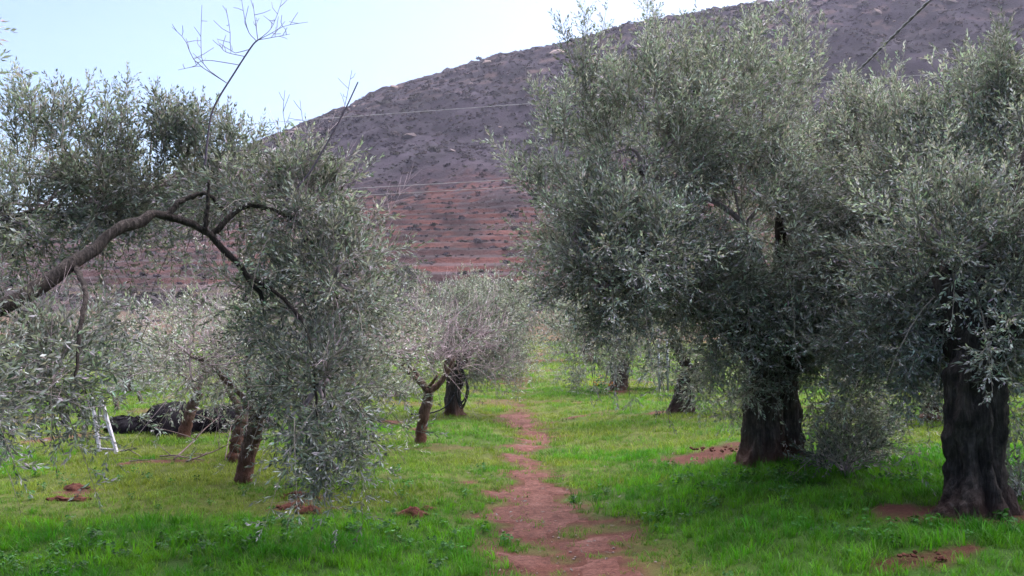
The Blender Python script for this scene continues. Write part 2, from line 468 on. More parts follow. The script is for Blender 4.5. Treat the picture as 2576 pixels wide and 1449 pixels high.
# ------------------------------------------------------------------ scattering (only for what nobody could count)
def scatter(name, pts, rot, scl, tint, template):
    me = bpy.data.meshes.new(name); n = len(pts)
    me.vertices.add(n); me.vertices.foreach_set('co', np.asarray(pts, np.float32).ravel())
    for an, ty, key, arr in (('rot', 'FLOAT_VECTOR', 'vector', rot), ('scl', 'FLOAT_VECTOR', 'vector', scl)):
        a = me.attributes.new(an, ty, 'POINT'); a.data.foreach_set(key, np.asarray(arr, np.float32).ravel())
    a = me.attributes.new('tint', 'FLOAT_COLOR', 'POINT'); a.data.foreach_set('color', np.concatenate([tint, np.ones((n, 1))], 1).astype(np.float32).ravel())
    o = bpy.data.objects.new(name, me); col.objects.link(o)
    ng = bpy.data.node_groups.new(name + '_scatter', 'GeometryNodeTree')
    ng.interface.new_socket('Geometry', in_out='INPUT', socket_type='NodeSocketGeometry'); ng.interface.new_socket('Geometry', in_out='OUTPUT', socket_type='NodeSocketGeometry')
    gi, go = ng.nodes.new('NodeGroupInput'), ng.nodes.new('NodeGroupOutput')
    inst = ng.nodes.new('GeometryNodeInstanceOnPoints')
    oi = ng.nodes.new('GeometryNodeObjectInfo'); oi.inputs['Object'].default_value = template; oi.inputs['As Instance'].default_value = False
    for an, sock in (('rot', 'Rotation'), ('scl', 'Scale')):
        na = ng.nodes.new('GeometryNodeInputNamedAttribute'); na.data_type = 'FLOAT_VECTOR'; na.inputs['Name'].default_value = an
        ng.links.new(na.outputs['Attribute'], inst.inputs[sock])
    ng.links.new(gi.outputs[0], inst.inputs['Points']); ng.links.new(oi.outputs['Geometry'], inst.inputs['Instance']); ng.links.new(inst.outputs[0], go.inputs[0])
    md = o.modifiers.new('scatter', 'NODES'); md.node_group = ng
    return o

def tuft_template(name, seed, blades, hmin, hmax, spread, width, lean, colr):
    r = np.random.default_rng(seed); mb = MB()
    for i in range(blades):
        a = r.uniform(0, 6.283); d = spread * math.sqrt(r.uniform()); p = np.array([math.cos(a) * d, math.sin(a) * d, -0.01])
        h = r.uniform(hmin, hmax); la = r.uniform(0, 6.283); ln = h * lean * r.uniform(0.2, 1.2)
        dirv = np.array([math.cos(la), math.sin(la), 0]); side = np.array([-math.sin(la), math.cos(la), 0]) * width * r.uniform(0.6, 1.3)
        ta = r.uniform(0, 6.283); side = side * 0.6 + np.array([math.cos(ta), math.sin(ta), 0]) * width * 0.5
        p1 = p + dirv * ln * 0.35 + np.array([0, 0, h * 0.6]); p2 = p + dirv * ln + np.array([0, 0, h * 0.95])
        c = np.array(colr) * r.uniform(0.65, 1.35) * np.array([r.uniform(0.85, 1.2), 1, r.uniform(0.8, 1.1)])
        mb.add([p - side * 0.5, p + side * 0.5, p1 + side * 0.4, p1 - side * 0.4, p2], [[0, 1, 2], [0, 2, 3], [3, 2, 4]], c)
    return bpy.data.objects.new(name, mb.mesh(name, M_GRASS, smooth=True))

def weed_template(name, seed):
    r = np.random.default_rng(seed); mb = MB()
    for i in range(16):
        a = r.uniform(0, 6.283); d = r.uniform(0.01, 0.09); h = r.uniform(0.03, 0.11)
        c0 = np.array([math.cos(a) * d, math.sin(a) * d, h]); s = r.uniform(0.012, 0.028)
        n = np.array([math.cos(a) * 0.5 + r.normal() * 0.3, math.sin(a) * 0.5 + r.normal() * 0.3, 1.0]); A, B, D = frames(n)
        k = 6; th = np.arange(k) * 6.283 / k
        ring = c0 + s * (np.cos(th)[:, None] * A + np.sin(th)[:, None] * B) * r.uniform(0.8, 1.1, (k, 1))
        v = np.concatenate([[c0 - D * s * 0.3], ring]); f = [[0, 1 + q, 1 + (q + 1) % k] for q in range(k)]
        c = np.array([1, 1, 1]) * r.uniform(0.6, 1.3)
        mb.add(v, f, c)
        g = np.array([math.cos(a) * d * 0.3, math.sin(a) * d * 0.3, -0.01]); sd = np.array([-math.sin(a), math.cos(a), 0]) * 0.0025
        mb.add([g - sd, g + sd, c0], [[0, 1, 2]], c * 0.8)
    return bpy.data.objects.new(name, mb.mesh(name, M_GRASS, smooth=True))

rng = np.random.default_rng(11)
def field(n_per_m2, y0, y1):
    a = 0.62; k = 2.5
    area = a * (y1 ** 2 - y0 ** 2) + 2 * k * (y1 - y0)
    n = int(area * n_per_m2 * 1.0)
    u = rng.uniform(0, 1, n * 3); y = rng.uniform(y0, y1, n * 3)
    ok = u < (a * y + k) / (a * y1 + k); y = y[ok][:n]
    x = rng.uniform(-1, 1, len(y)) * (a * y + k)
    return x, y

def spread_grass(name, template, zones, want, colour, scale, label_kind='stuff'):
    ps, rs, ss, ts = [], [], [], []
    for dens, y0, y1, sc in zones:
        x, y = field(dens, y0, y1)
        p = want(x, y); ok = rng.uniform(size=len(x)) < p
        x, y = x[ok], y[ok]; n = len(x)
        ps.append(np.stack([x, y, ground_z(x, y) * (1 - sstep(70, 90, y)) + terrain(x, y) * sstep(70, 90, y)], -1))
        rs.append(np.stack([rng.normal(0, 0.12, n), rng.normal(0, 0.12, n), rng.uniform(0, 6.283, n)], -1))
        s = sc * scale(x, y) * rng.uniform(0.6, 1.35, n); w = s * (1 + 0.25 * (sc - 1))
        ss.append(np.stack([w, w, s], -1)); ts.append(colour(x, y))
    o = scatter(name, np.concatenate(ps), np.concatenate(rs), np.concatenate(ss), np.concatenate(ts), template)
    return tag(o, kind='stuff')

def col_short(x, y):
    l = lushness(x, y)[:, None]; v = n_mid(x / 1.7 + 2, y / 1.7)[:, None]; w = n_big(x / 6 + 2, y / 6)[:, None]
    dry = np.array([0.145, 0.195, 0.032]); fresh = np.array([0.078, 0.18, 0.02])
    k = np.clip(0.45 + 0.5 * v + 0.45 * w - 0.6 * l, 0, 1)
    return (fresh * (1 - k) + dry * k) * (1 + 0.2 * rng.normal(size=(len(x), 1))).clip(0.5, 1.6)
def col_lush(x, y):
    v = n_mid(x / 1.2 + 5, y / 1.2)[:, None]
    a, b_ = np.array([0.042, 0.165, 0.006]), np.array([0.10, 0.25, 0.010])
    k = np.clip(0.4 + 0.6 * v, 0, 1)
    return (a * (1 - k) + b_ * k) * (1 + 0.2 * rng.normal(size=(len(x), 1))).clip(0.5, 1.6)

T_SHORT = tuft_template('short_grass_tuft', 1, 26, 0.018, 0.06, 0.075, 0.0055, 0.9, (1, 1, 1))
T_LUSH = tuft_template('lush_grass_tuft', 2, 28, 0.035, 0.10, 0.07, 0.0062, 1.0, (1, 1, 1))
T_WEED = weed_template('weed_rosette', 3)
g1 = spread_grass('short_grass', T_SHORT, [(190, 4.3, 12, 1.0), (75, 12, 24, 1.35), (9, 24, 82, 2.6)],
                  lambda x, y: (1 - bareness(x, y)) ** 1.5 * (1 - 0.5 * lushness(x, y)) + 0.03, col_short, lambda x, y: 1 + 0.25 * n_mid(x / 2, y / 2))
tag(g1, 'short yellowish green grass over the grove floor', 'grass')
g2 = spread_grass('lush_grass', T_LUSH, [(150, 4.3, 12, 1.0), (40, 12, 24, 1.0), (3, 24, 60, 1.8)],
                  lambda x, y: (1 - bareness(x, y)) ** 2 * np.clip(lushness(x, y) * 1.0 - 0.05, 0, 1), col_lush, lambda x, y: 0.58 + 0.35 * lushness(x, y) + 0.25 * n_mid(x / 1.1, y / 1.1))
tag(g2, 'lush dark green grass in the foreground and below the old trees', 'grass')
g3 = spread_grass('leafy_weeds', T_WEED, [(55, 4.3, 10.5, 1.0)],
                  lambda x, y: (1 - bareness(x, y)) ** 2 * np.clip(lushness(x, y) * sstep(0.0, 0.5, n_big(x / 1.6 + 1, y / 1.6)) + 0.04, 0, 1),
                  lambda x, y: np.array([0.05, 0.15, 0.03]) * (1 + 0.25 * rng.normal(size=(len(x), 1))).clip(0.5, 1.7), lambda x, y: 0.6 + 0 * x)
tag(g3, 'dark green round leaved weeds among the foreground grass', 'weeds')

# scrub on the hill
def scrub_template(name, seed, n, bare):
    r = np.random.default_rng(seed); mb = MB()
    for i in range(n):
        d = r.normal(size=3); d /= np.linalg.norm(d); d[2] = abs(d[2]) * 0.9
        c0 = d * r.uniform(0.45, 1.0) * np.array([0.5, 0.5, 0.55]) * (1 + 0.2 * r.normal()); c0[2] += 0.02
        A, B, D = frames(d + 0.5 * r.normal(size=3)); s = r.uniform(0.07, 0.17)
        c = np.ones(3) * r.uniform(0.55, 1.4)
        if bare: mb.add([c0 * 0.1 - B * 0.015, c0 * 0.1 + B * 0.015, c0 * 1.25], [[0, 1, 2]], c)
        else: mb.add([c0 - A * s, c0 - B * s * 0.8, c0 + A * s, c0 + B * s * 0.8], [[0, 1, 2], [0, 2, 3]], c)
    return bpy.data.objects.new(name, mb.mesh(name, M_SCRUB, smooth=False))

T_SCRUB = scrub_template('scrub_bush', 5, 60, False); T_BRUSH = scrub_template('scrub_brush', 6, 60, True)
def scrub_field(name, template, n, y0, y1, pal, size, want, label):
    a = 0.64
    y = np.sqrt(rng.uniform(y0 ** 2, y1 ** 2, n)); x = rng.uniform(-1, 1, n) * (a * y + 6)
    z, red, wt = hill_z(x, y); k = sstep(70, 90, y); z = ground_z(x, y) * (1 - k) + z * k
    ok = rng.uniform(size=n) < want(x, y, red, wt); x, y, z = x[ok], y[ok], z[ok]; n = len(x)
    pal = np.array(pal) * 0.92; t = pal[rng.integers(0, len(pal), n)] * (1 + 0.25 * rng.normal(size=(n, 1))).clip(0.5, 1.6)
    s = size * np.exp(rng.normal(-0.1, 0.5, n)) * (0.85 + 0.3 * sstep(200, 380, y))
    o = scatter(name, np.stack([x, y, z], -1), np.stack([0 * x, 0 * x, rng.uniform(0, 6.283, n)], -1), np.stack([s, s, s * rng.uniform(0.5, 1.0, n)], -1), t, template)
    return tag(o, label, 'scrub', kind='stuff')
PURP = [(0.085, 0.067, 0.082), (0.105, 0.084, 0.095), (0.072, 0.058, 0.07), (0.085, 0.076, 0.064), (0.13, 0.105, 0.108), (0.095, 0.07, 0.066)]
scrub_field('hill_scrub', T_SCRUB, 52000, 118, 424, PURP, 0.95, lambda x, y, r_, w: np.clip((0.9 - 0.88 * r_ - 0.35 * w) * (0.6 + 0.4 * n_mid(x / 12, y / 12)) * (1 - 0.7 * np.exp(-((y - 148) / 8) ** 2)), 0, 1), 'purplish dry scrub covering the whole hillside')
scrub_field('hill_brush', T_BRUSH, 8000, 84, 262, [(0.19, 0.165, 0.165), (0.15, 0.125, 0.135), (0.22, 0.20, 0.185)], 1.7, lambda x, y, r_, w: np.clip((0.8 - 0.78 * r_ - 0.4 * w) * sstep(-0.2, 0.5, n_big(x / 20 + 3, y / 14)) * sstep(82, 112, y), 0, 1), 'grey leafless brush at the foot of the hill')
scrub_field('green_scrub', T_SCRUB, 700, 112, 420, [(0.05, 0.055, 0.04), (0.065, 0.07, 0.045), (0.075, 0.07, 0.04)], 1.25, lambda x, y, r_, w: 0.7 - 0.5 * sstep(200, 300, y), 'scattered darker green bushes over the hillside')

def rock_template():
    r = np.random.default_rng(9); mb = MB(); p = (1 + 5 ** 0.5) / 2
    v = np.array([[-1, p, 0], [1, p, 0], [-1, -p, 0], [1, -p, 0], [0, -1, p], [0, 1, p], [0, -1, -p], [0, 1, -p], [p, 0, -1], [p, 0, 1], [-p, 0, -1], [-p, 0, 1]]) / 1.9
    f = [[0, 11, 5], [0, 5, 1], [0, 1, 7], [0, 7, 10], [0, 10, 11], [1, 5, 9], [5, 11, 4], [11, 10, 2], [10, 7, 6], [7, 1, 8], [3, 9, 4], [3, 4, 2], [3, 2, 6], [3, 6, 8], [3, 8, 9], [4, 9, 5], [2, 4, 11], [6, 2, 10], [8, 6, 7], [9, 8, 1]]
    mb.add(v * r.uniform(0.6, 1.2, (12, 1)) * [1, 1, 0.7], f); return bpy.data.objects.new('hill_rock', mb.mesh('hill_rock', M_SCRUB, smooth=False))
scrub_field('hill_rocks', rock_template(), 1500, 250, 421, [(0.19, 0.145, 0.14), (0.15, 0.115, 0.115), (0.22, 0.165, 0.15)], 0.9, lambda x, y, r_, w: np.clip(sstep(345, 400, y) * sstep(-0.1, 0.5, n_mid(x / 16 + 3, y / 10)) * 0.9 + 0.06, 0, 1), 'pale rock outcrops below the crest of the hill')

# ------------------------------------------------------------------ olive foliage
def twig_template(rng, pairs, L, leaf, width):
    """a straight leafy shoot along +z: a thin stem and opposite pairs of narrow leaves; returns verts, tris, leaf id per vert (-1 = stem)"""
    V, F, I = [], [], []; n = 0
    r0 = 0.0022
    V += [[r0, 0, 0], [-r0 * 0.5, r0 * 0.87, 0], [-r0 * 0.5, -r0 * 0.87, 0], [0, 0, L]]; F += [[0, 1, 3], [1, 2, 3], [2, 0, 3]]; I += [-1] * 4; n = 4
    k = 0
    for i in range(pairs):
        t = 0.12 + 0.86 * i / max(1, pairs - 1)
        az0 = (i % 2) * math.pi / 2 + rng.uniform(-0.5, 0.5)
        for s in range(2):
            az = az0 + s * math.pi + rng.uniform(-0.3, 0.3)
            ang = R(rng.uniform(22, 52)) * (1 - 0.35 * t)
            l = leaf * rng.uniform(0.7, 1.15) * (1 - 0.3 * t); w = width * rng.uniform(0.8, 1.2)
            rad = np.array([math.cos(az), math.sin(az), 0])
            d = rad * math.sin(ang) + np.array([0, 0, math.cos(ang)])
            side = np.cross(d, np.array([math.cos(az + rng.uniform(-1, 1)), math.sin(az + rng.uniform(-1, 1)), 0.3])); side /= np.linalg.norm(side)
            nrm = np.cross(side, d)
            b = np.array([0, 0, t * L]); m = b + d * l * 0.5
            V += [b, m + side * w * 0.5 + nrm * w * 0.12, b + d * l - nrm * l * rng.uniform(-0.05, 0.15), m - side * w * 0.5 + nrm * w * 0.12]
            F += [[n, n + 1, n + 2], [n, n + 2, n + 3]]; I += [k] * 4; n += 4; k += 1
    return np.array(V, np.float32), np.array(F, np.int32), np.array(I)

_tr = np.random.default_rng(77)
TWIGS = {'fine': [twig_template(_tr, 5, 0.18, 0.070, 0.016) for _ in range(6)], 'mid': [twig_template(_tr, 4, 0.19, 0.085, 0.022) for _ in range(4)], 'far': [twig_template(_tr, 3, 0.24, 0.13, 0.042) for _ in range(4)]}
LEAF_PAL = np.array([(0.115, 0.125, 0.112), (0.20, 0.207, 0.20), (0.288, 0.295, 0.288), (0.385, 0.388, 0.385), (0.49, 0.49, 0.495), (0.60, 0.60, 0.605)])
LEAF_W = np.array([0.19, 0.26, 0.27, 0.18, 0.075, 0.025])

def add_twigs(mb, rng, base, d, scale, kind, pal=LEAF_PAL, wts=LEAF_W, tone=1.0):
    n = len(base); tpl = TWIGS[kind]; which = rng.integers(0, len(tpl), n)
    A, B, D = frames(d); ro = rng.uniform(0, 6.283, n)[:, None]
    a = A * np.cos(ro) + B * np.sin(ro); b = np.cross(D, a)
    for k, (V, F, I) in enumerate(tpl):
        m = np.where(which == k)[0]
        if not len(m): continue
        v = base[m][:, None] + scale[m][:, None, None] * (V[None, :, 0:1] * a[m][:, None] + V[None, :, 1:2] * b[m][:, None] + V[None, :, 2:3] * D[m][:, None])
        f = F[None] + (np.arange(len(m)) * len(V))[:, None, None]
        nl = I.max() + 1
        lc = pal[rng.choice(len(pal), (len(m), nl), p=wts)] * rng.uniform(0.8, 1.2, (len(m), nl, 1)) * (1 + rng.normal(0, 1, (len(m), nl, 1)) * np.array([0.10, -0.02, 0.08])) * (tone if np.isscalar(tone) else tone[m][:, None, None])
        c = lc[:, np.clip(I, 0, None)]; c[:, I < 0] = (0.24, 0.22, 0.18)
        mb.add(v.reshape(-1, 3), f.reshape(-1, 3), c.reshape(-1, 3))

def add_sprays(mb, rng, S, D, L, droop, kind, twigs, tscale=1.0, leafy=1.0, r0=0.0055, stem=(0.24, 0.205, 0.18), tone=1.0, bare_twigs=False):
    """leafy branchlets: a curved stem with shoots along it"""
    n = len(S); D = D / np.linalg.norm(D, axis=1)[:, None]
    A, B, _ = frames(D); bend = rng.normal(0, 0.12, (n, 2))
    def at(t):
        return S[:, None] + L[:, None, None] * (t[..., None] * D[:, None] + (t ** 2)[..., None] * (A * bend[:, :1] + B * bend[:, 1:] - droop[:, None] * np.array([0, 0, 1.0]))[:, None])
    def tan(t):
        q = D[:, None] + 2 * t[..., None] * (A * bend[:, :1] + B * bend[:, 1:] - droop[:, None] * np.array([0, 0, 1.0]))[:, None]
        return q / np.linalg.norm(q, axis=-1, keepdims=True)
    seg = 5; t = np.broadcast_to(np.linspace(0, 1, seg), (n, seg)); p = at(t)
    rr = r0 * np.linspace(1, 0.3, seg); th = np.arange(3) * 2.0944
    v = p[:, :, None] + rr[None, :, None, None] * (np.cos(th)[None, None, :, None] * A[:, None, None] + np.sin(th)[None, None, :, None] * B[:, None, None])
    i = np.arange(seg - 1)[:, None] * 3; j = np.arange(3)[None]; j2 = (j + 1) % 3
    q = np.stack([i + j, i + j2, i + 3 + j2, i + 3 + j], -1).reshape(-1, 4); f = np.concatenate([q[:, [0, 1, 2]], q[:, [0, 2, 3]]])
    mb.add(v.reshape(-1, 3), (f[None] + (np.arange(n) * seg * 3)[:, None, None]).reshape(-1, 3), stem)
    m = twigs; tj = np.clip(np.linspace(0.12, 1.0, m)[None] + rng.normal(0, 0.05, (n, m)), 0.05, 1.0)
    bp, tg = at(tj), tan(tj)
    az = rng.uniform(0, 6.283, (n, 1)) + np.arange(m)[None] * 2.4
    pa, pb, _ = frames(tg); perp = pa * np.cos(az)[..., None] + pb * np.sin(az)[..., None]
    side = np.where(np.arange(m)[None] == m - 1, 0.1, 0.95)[..., None]
    d = tg * 0.75 + perp * side + 0.10 * rng.normal(size=(n, m, 3)) + np.array([0, 0, 0.28])
    sc = tscale * rng.uniform(0.7, 1.15, (n, m)) * (1.1 - 0.35 * tj)
    ok = rng.uniform(size=(n, m)) < leafy
    if not bare_twigs: add_twigs(mb, rng, bp[ok], d[ok], sc[ok], kind, tone=tone * np.broadcast_to(rng.uniform(0.55, 1.35, (n, 1)) ** 1.0, (n, m))[ok])
    else:
        b_, dd, ll = bp[ok], d[ok] / np.linalg.norm(d[ok], axis=-1, keepdims=True), sc[ok][:, None] * 0.22
        a1, b1, _ = frames(dd); w = r0 * 0.35
        e = b_ + dd * ll + rng.normal(0, 0.02, b_.shape); k = len(b_)
        v = np.stack([b_ + a1 * w, b_ - a1 * w * 0.5 + b1 * w * 0.87, b_ - a1 * w * 0.5 - b1 * w * 0.87, e], 1)
        f = np.array([[0, 1, 3], [1, 2, 3], [2, 0, 3]])[None] + (np.arange(k) * 4)[:, None, None]
        mb.add(v.reshape(-1, 3), f.reshape(-1, 3), stem)

def blob_sprays(rng, c, rad, n, up=0.5, out=1.0, shell=0.55, droop_lo=0.5):
    """spray starts and headings over an ellipsoid: rising above, hanging below"""
    u = rng.normal(size=(n, 3)); u /= np.linalg.norm(u, axis=1)[:, None]
    r = rng.uniform(shell ** 2, 1.0, n) ** 0.5
    lump = 1 + 0.22 * np.sin(u @ rng.normal(0, 3, 3) + rng.uniform(0, 6)) + 0.15 * np.sin(u @ rng.normal(0, 5, 3))
    S = c + u * np.asarray(rad) * (r * lump * 0.82)[:, None]
    D = u * out + np.array([0, 0, 1.0]) * (up + 0.5 * np.clip(u[:, 2:3], 0, 1)) + 0.4 * rng.normal(size=(n, 3))
    droop = np.clip(0.15 + droop_lo * np.clip(-u[:, 2] + 0.25, 0, 1) + 0.15 * rng.normal(size=n), -0.1, 1.2)
    return S, D, droop

def gnarled(mb, base, top, r_base, r_top, seed, flare=0.5, lobes=0.16, height_rows=80, sides=84, twist=1.2, bulge=0.0, lean=None, flare_h=0.25, root=None):
    """an old fluted stem"""
    rr = np.random.default_rng(seed); nz = Noise(seed + 100, dim=3, octaves=4, gain=0.55)
    H = top - base; t = np.linspace(0, 1, height_rows)
    cx = base + H * t[:, None]
    if lean is not None: cx = cx + np.sin(t * math.pi)[:, None] * np.asarray(lean)
    Rm = (r_base + (r_top - r_base) * t ** 0.8 + bulge * np.exp(-((t - 0.75) / 0.2) ** 2)) * (1 - 0.45 * sstep(0.86, 1.0, t))
    th = np.arange(sides) * 2 * math.pi / sides
    rad = np.ones((height_rows, sides))
    for k in (2, 3, 5, 8):
        rad += lobes * (2.2 / k) ** 0.6 * rr.uniform(0.5, 1) * np.cos(k * th[None] + rr.uniform(0, 6.28) + twist * t[:, None] * rr.uniform(0.5, 1.2))
    rid = np.abs(np.sin(3.5 * th[None] + rr.uniform(0, 6) + twist * 0.8 * t[:, None] + 0.5 * np.sin(5 * t[:, None] + th[None]))) ** 0.6 + 0.6 * np.abs(np.sin(5.5 * th[None] + rr.uniform(0, 6) - twist * t[:, None])) ** 0.7
    rad += lobes * 1.1 * (rid - 1.15)
    fl = np.exp(-t / flare_h)[:, None]
    rootlobes = 0.6 + 0.55 * np.cos(5 * th[None] + rr.uniform(0, 6)) + 0.35 * np.cos(3 * th[None] + rr.uniform(0, 6))
    rad = rad + flare * fl ** 1.6 * np.clip(rootlobes, 0.05, None)
    if root is not None:
        for ang, amt, wd in root: rad = rad + amt * fl ** 2.2 * np.exp(-(((th[None] - ang + math.pi) % (2 * math.pi) - math.pi) / wd) ** 2)
    P3 = np.stack([np.cos(th)[None] * rad, np.sin(th)[None] * rad, t[:, None] * np.ones_like(rad) * np.linalg.norm(H) / max(r_base, 0.05)], -1)
    rad = rad * (1 + 0.14 * nz(P3[..., 0] * 0.9, P3[..., 1] * 0.9, P3[..., 2] * 0.35) + 0.07 * nz(P3[..., 0] * 2.6, P3[..., 1] * 2.6, P3[..., 2] * 0.6))
    rr_ = rad * Rm[:, None]
    v = cx[:, None] + np.stack([np.cos(th)[None] * rr_, np.sin(th)[None] * rr_, 0 * rr_], -1)
    i = np.arange(height_rows - 1)[:, None] * sides; j = np.arange(sides)[None]; j2 = (j + 1) % sides
    q = np.stack([i + j, i + j2, i + sides + j2, i + sides + j], -1).reshape(-1, 4)
    v = np.concatenate([v.reshape(-1, 3), cx[[-1]]]); k = height_rows * sides
    f = np.concatenate([q[:, [0, 1, 2]], q[:, [0, 2, 3]], np.stack([np.full(sides, k), (height_rows - 1) * sides + j[0], (height_rows - 1) * sides + j2[0]], -1)])
    mb.add(v, f)

def limb_mesh(tree, pts, r0, r1, mat, rng, sides=9, n=16, wob=0.06, name='limb'):
    p = spline(pts, n); p[1:-1] += rng.normal(0, r0 * 0.18, (n - 2, 3))
    mb = MB(); tube(mb, p, np.linspace(r0, r1, n) * (1 + 0.08 * rng.normal(size=n)), sides, wob=wob, rng=rng)
    return mb.build(name, mat, tree)

def olives_part(tree, rng, S, n, r=0.011):
    ico = bpy_ico()
    mb = MB()
    for k in rng.choice(len(S), min(n, len(S)), replace=False):
        for q in range(rng.integers(1, 5)):
            c = S[k] + rng.normal(0, 0.07, 3) - np.array([0, 0, 0.06]); mb.add(ico[0] * np.array([r, r, r * 1.35]) + c, ico[1])
    return mb.build('olives', M_OLIVE, tree, kind='stuff')

def bpy_ico():
    p = (1 + 5 ** 0.5) / 2
    v = np.array([[-1, p, 0], [1, p, 0], [-1, -p, 0], [1, -p, 0], [0, -1, p], [0, 1, p], [0, -1, -p], [0, 1, -p], [p, 0, -1], [p, 0, 1], [-p, 0, -1], [-p, 0, 1]]) / math.sqrt(1 + p * p)
    f = np.array([[0, 11, 5], [0, 5, 1], [0, 1, 7], [0, 7, 10], [0, 10, 11], [1, 5, 9], [5, 11, 4], [11, 10, 2], [10, 7, 6], [7, 1, 8], [3, 9, 4], [3, 4, 2], [3, 2, 6], [3, 6, 8], [3, 8, 9], [4, 9, 5], [2, 4, 11], [6, 2, 10], [8, 6, 7], [9, 8, 1]])
    return v, f

def olive_tree(label, base, blobs, seed, kind='fine', stem=None, crotch=None, bark=None, twigs=13, spray_len=0.5, tscale=1.0, shoots=(), hang=(), olives=0, limb_r=0.07, bare=0.0, tone=1.0, limbs=True, group=None, spray_r=0.0055, extra_limbs=(), branchlets=6):
    """blobs: (centre, radii, sprays). stem(mb) builds the trunk; crotch is where the limbs leave it"""
    rng = np.random.default_rng(seed)
    tree = empty('olive_tree', base, label, 'olive tree', group)
    mb = MB(); stem(mb); mb.build('trunk', bark or M_BARK, tree)
    crotch = np.asarray(crotch, float)
    allS, allD, allG, cl = [], [], [], []
    tw = MB()
    for c, rad, n in blobs:
        c = np.asarray(c, float)
        S, D, g = blob_sprays(rng, c, rad, n)
        allS.append(S); allD.append(D); allG.append(g)
        if limbs:
            mid = (crotch + c) / 2 + np.array([rng.normal(0, 0.15), rng.normal(0, 0.15), 0.22 * np.linalg.norm(c - crotch)])
            limb_mesh(tree, [crotch - (mid - crotch) * 0.08, crotch * 0.6 + mid * 0.4 + rng.normal(0, 0.04, 3), mid, c], limb_r, limb_r * 0.32, bark or M_BARK, rng)
        for k in rng.choice(n, min(branchlets, n), replace=False):
            m2 = (c + S[k]) / 2 + rng.normal(0, 0.12, 3)
            tube(tw, bez(c, m2, S[k], 7), np.linspace(limb_r * 0.28, spray_r, 7), 5, cap=False)
    for pts, r0, r1 in extra_limbs: limb_mesh(tree, pts, r0, r1, bark or M_BARK, rng, n=26)
    S, D, g = np.concatenate(allS), np.concatenate(allD), np.concatenate(allG)
    L = spray_len * rng.uniform(0.5, 1.5, len(S)) * (1 + 0.25 * (rng.uniform(size=len(S)) < 0.12))
    crown = MB()
    leafy = rng.uniform(size=len(S)) >= bare
    add_sprays(crown, rng, S[leafy], D[leafy], L[leafy], g[leafy], kind, twigs, tscale, r0=spray_r, tone=tone)
    for p, d, l, dr in shoots:
        k = 6; pp = np.asarray(p) + rng.normal(0, 0.09, (k, 3)); dd = np.asarray(d) + rng.normal(0, 0.12, (k, 3))
        add_sprays(crown, rng, pp, dd, l * rng.uniform(0.75, 1.1, k), np.full(k, dr), kind, twigs + 8, tscale * 0.95, r0=spray_r, tone=tone)
    for p, r_, l, k in hang:
        pp = np.asarray(p) + rng.normal(0, r_, (k, 3)) * np.array([1, 1, 0.4]); dd = np.concatenate([rng.normal(0, 0.45, (k, 2)), np.full((k, 1), -0.5)], 1)
        add_sprays(crown, rng, pp, dd, l * rng.uniform(0.6, 1.2, k), np.full(k, 0.55), kind, twigs + 3, tscale, r0=spray_r * 0.8, tone=tone)
    crown.build('crown', M_LEAF, tree, smooth=False, kind='stuff')
    if bare > 0:
        q = ~leafy; add_sprays(tw, rng, S[q], D[q], L[q] * 1.25, g[q], kind, twigs, 1.3 * tscale, r0=spray_r * 0.9, bare_twigs=True)
    if tw.n: tw.build('twigs', M_TWIG, tree, kind='stuff')
    if olives: olives_part(tree, rng, S, olives)
    return tree, S

def blobs_px(rows):
    return [(P(a, b, d), (rx, ry, rz), n) for a, b, d, rx, ry, rz, n in rows]

def plain_stem(pts, r0, r1, sides=14, n=22, seed=1, flare=0.35):
    rr = np.random.default_rng(seed)
    def f(mb):
        p = spline(pts, n); t = np.linspace(0, 1, n); p[1:-1] += rr.normal(0, r0 * 0.06, (n - 2, 3))
        p[0, 2] -= 0.05
        tube(mb, p, (r0 + (r1 - r0) * t) * (1 + flare * np.exp(-t / 0.12)) * (1 + 0.04 * rr.normal(size=n)), sides, wob=0.045, rng=rr)
    return f

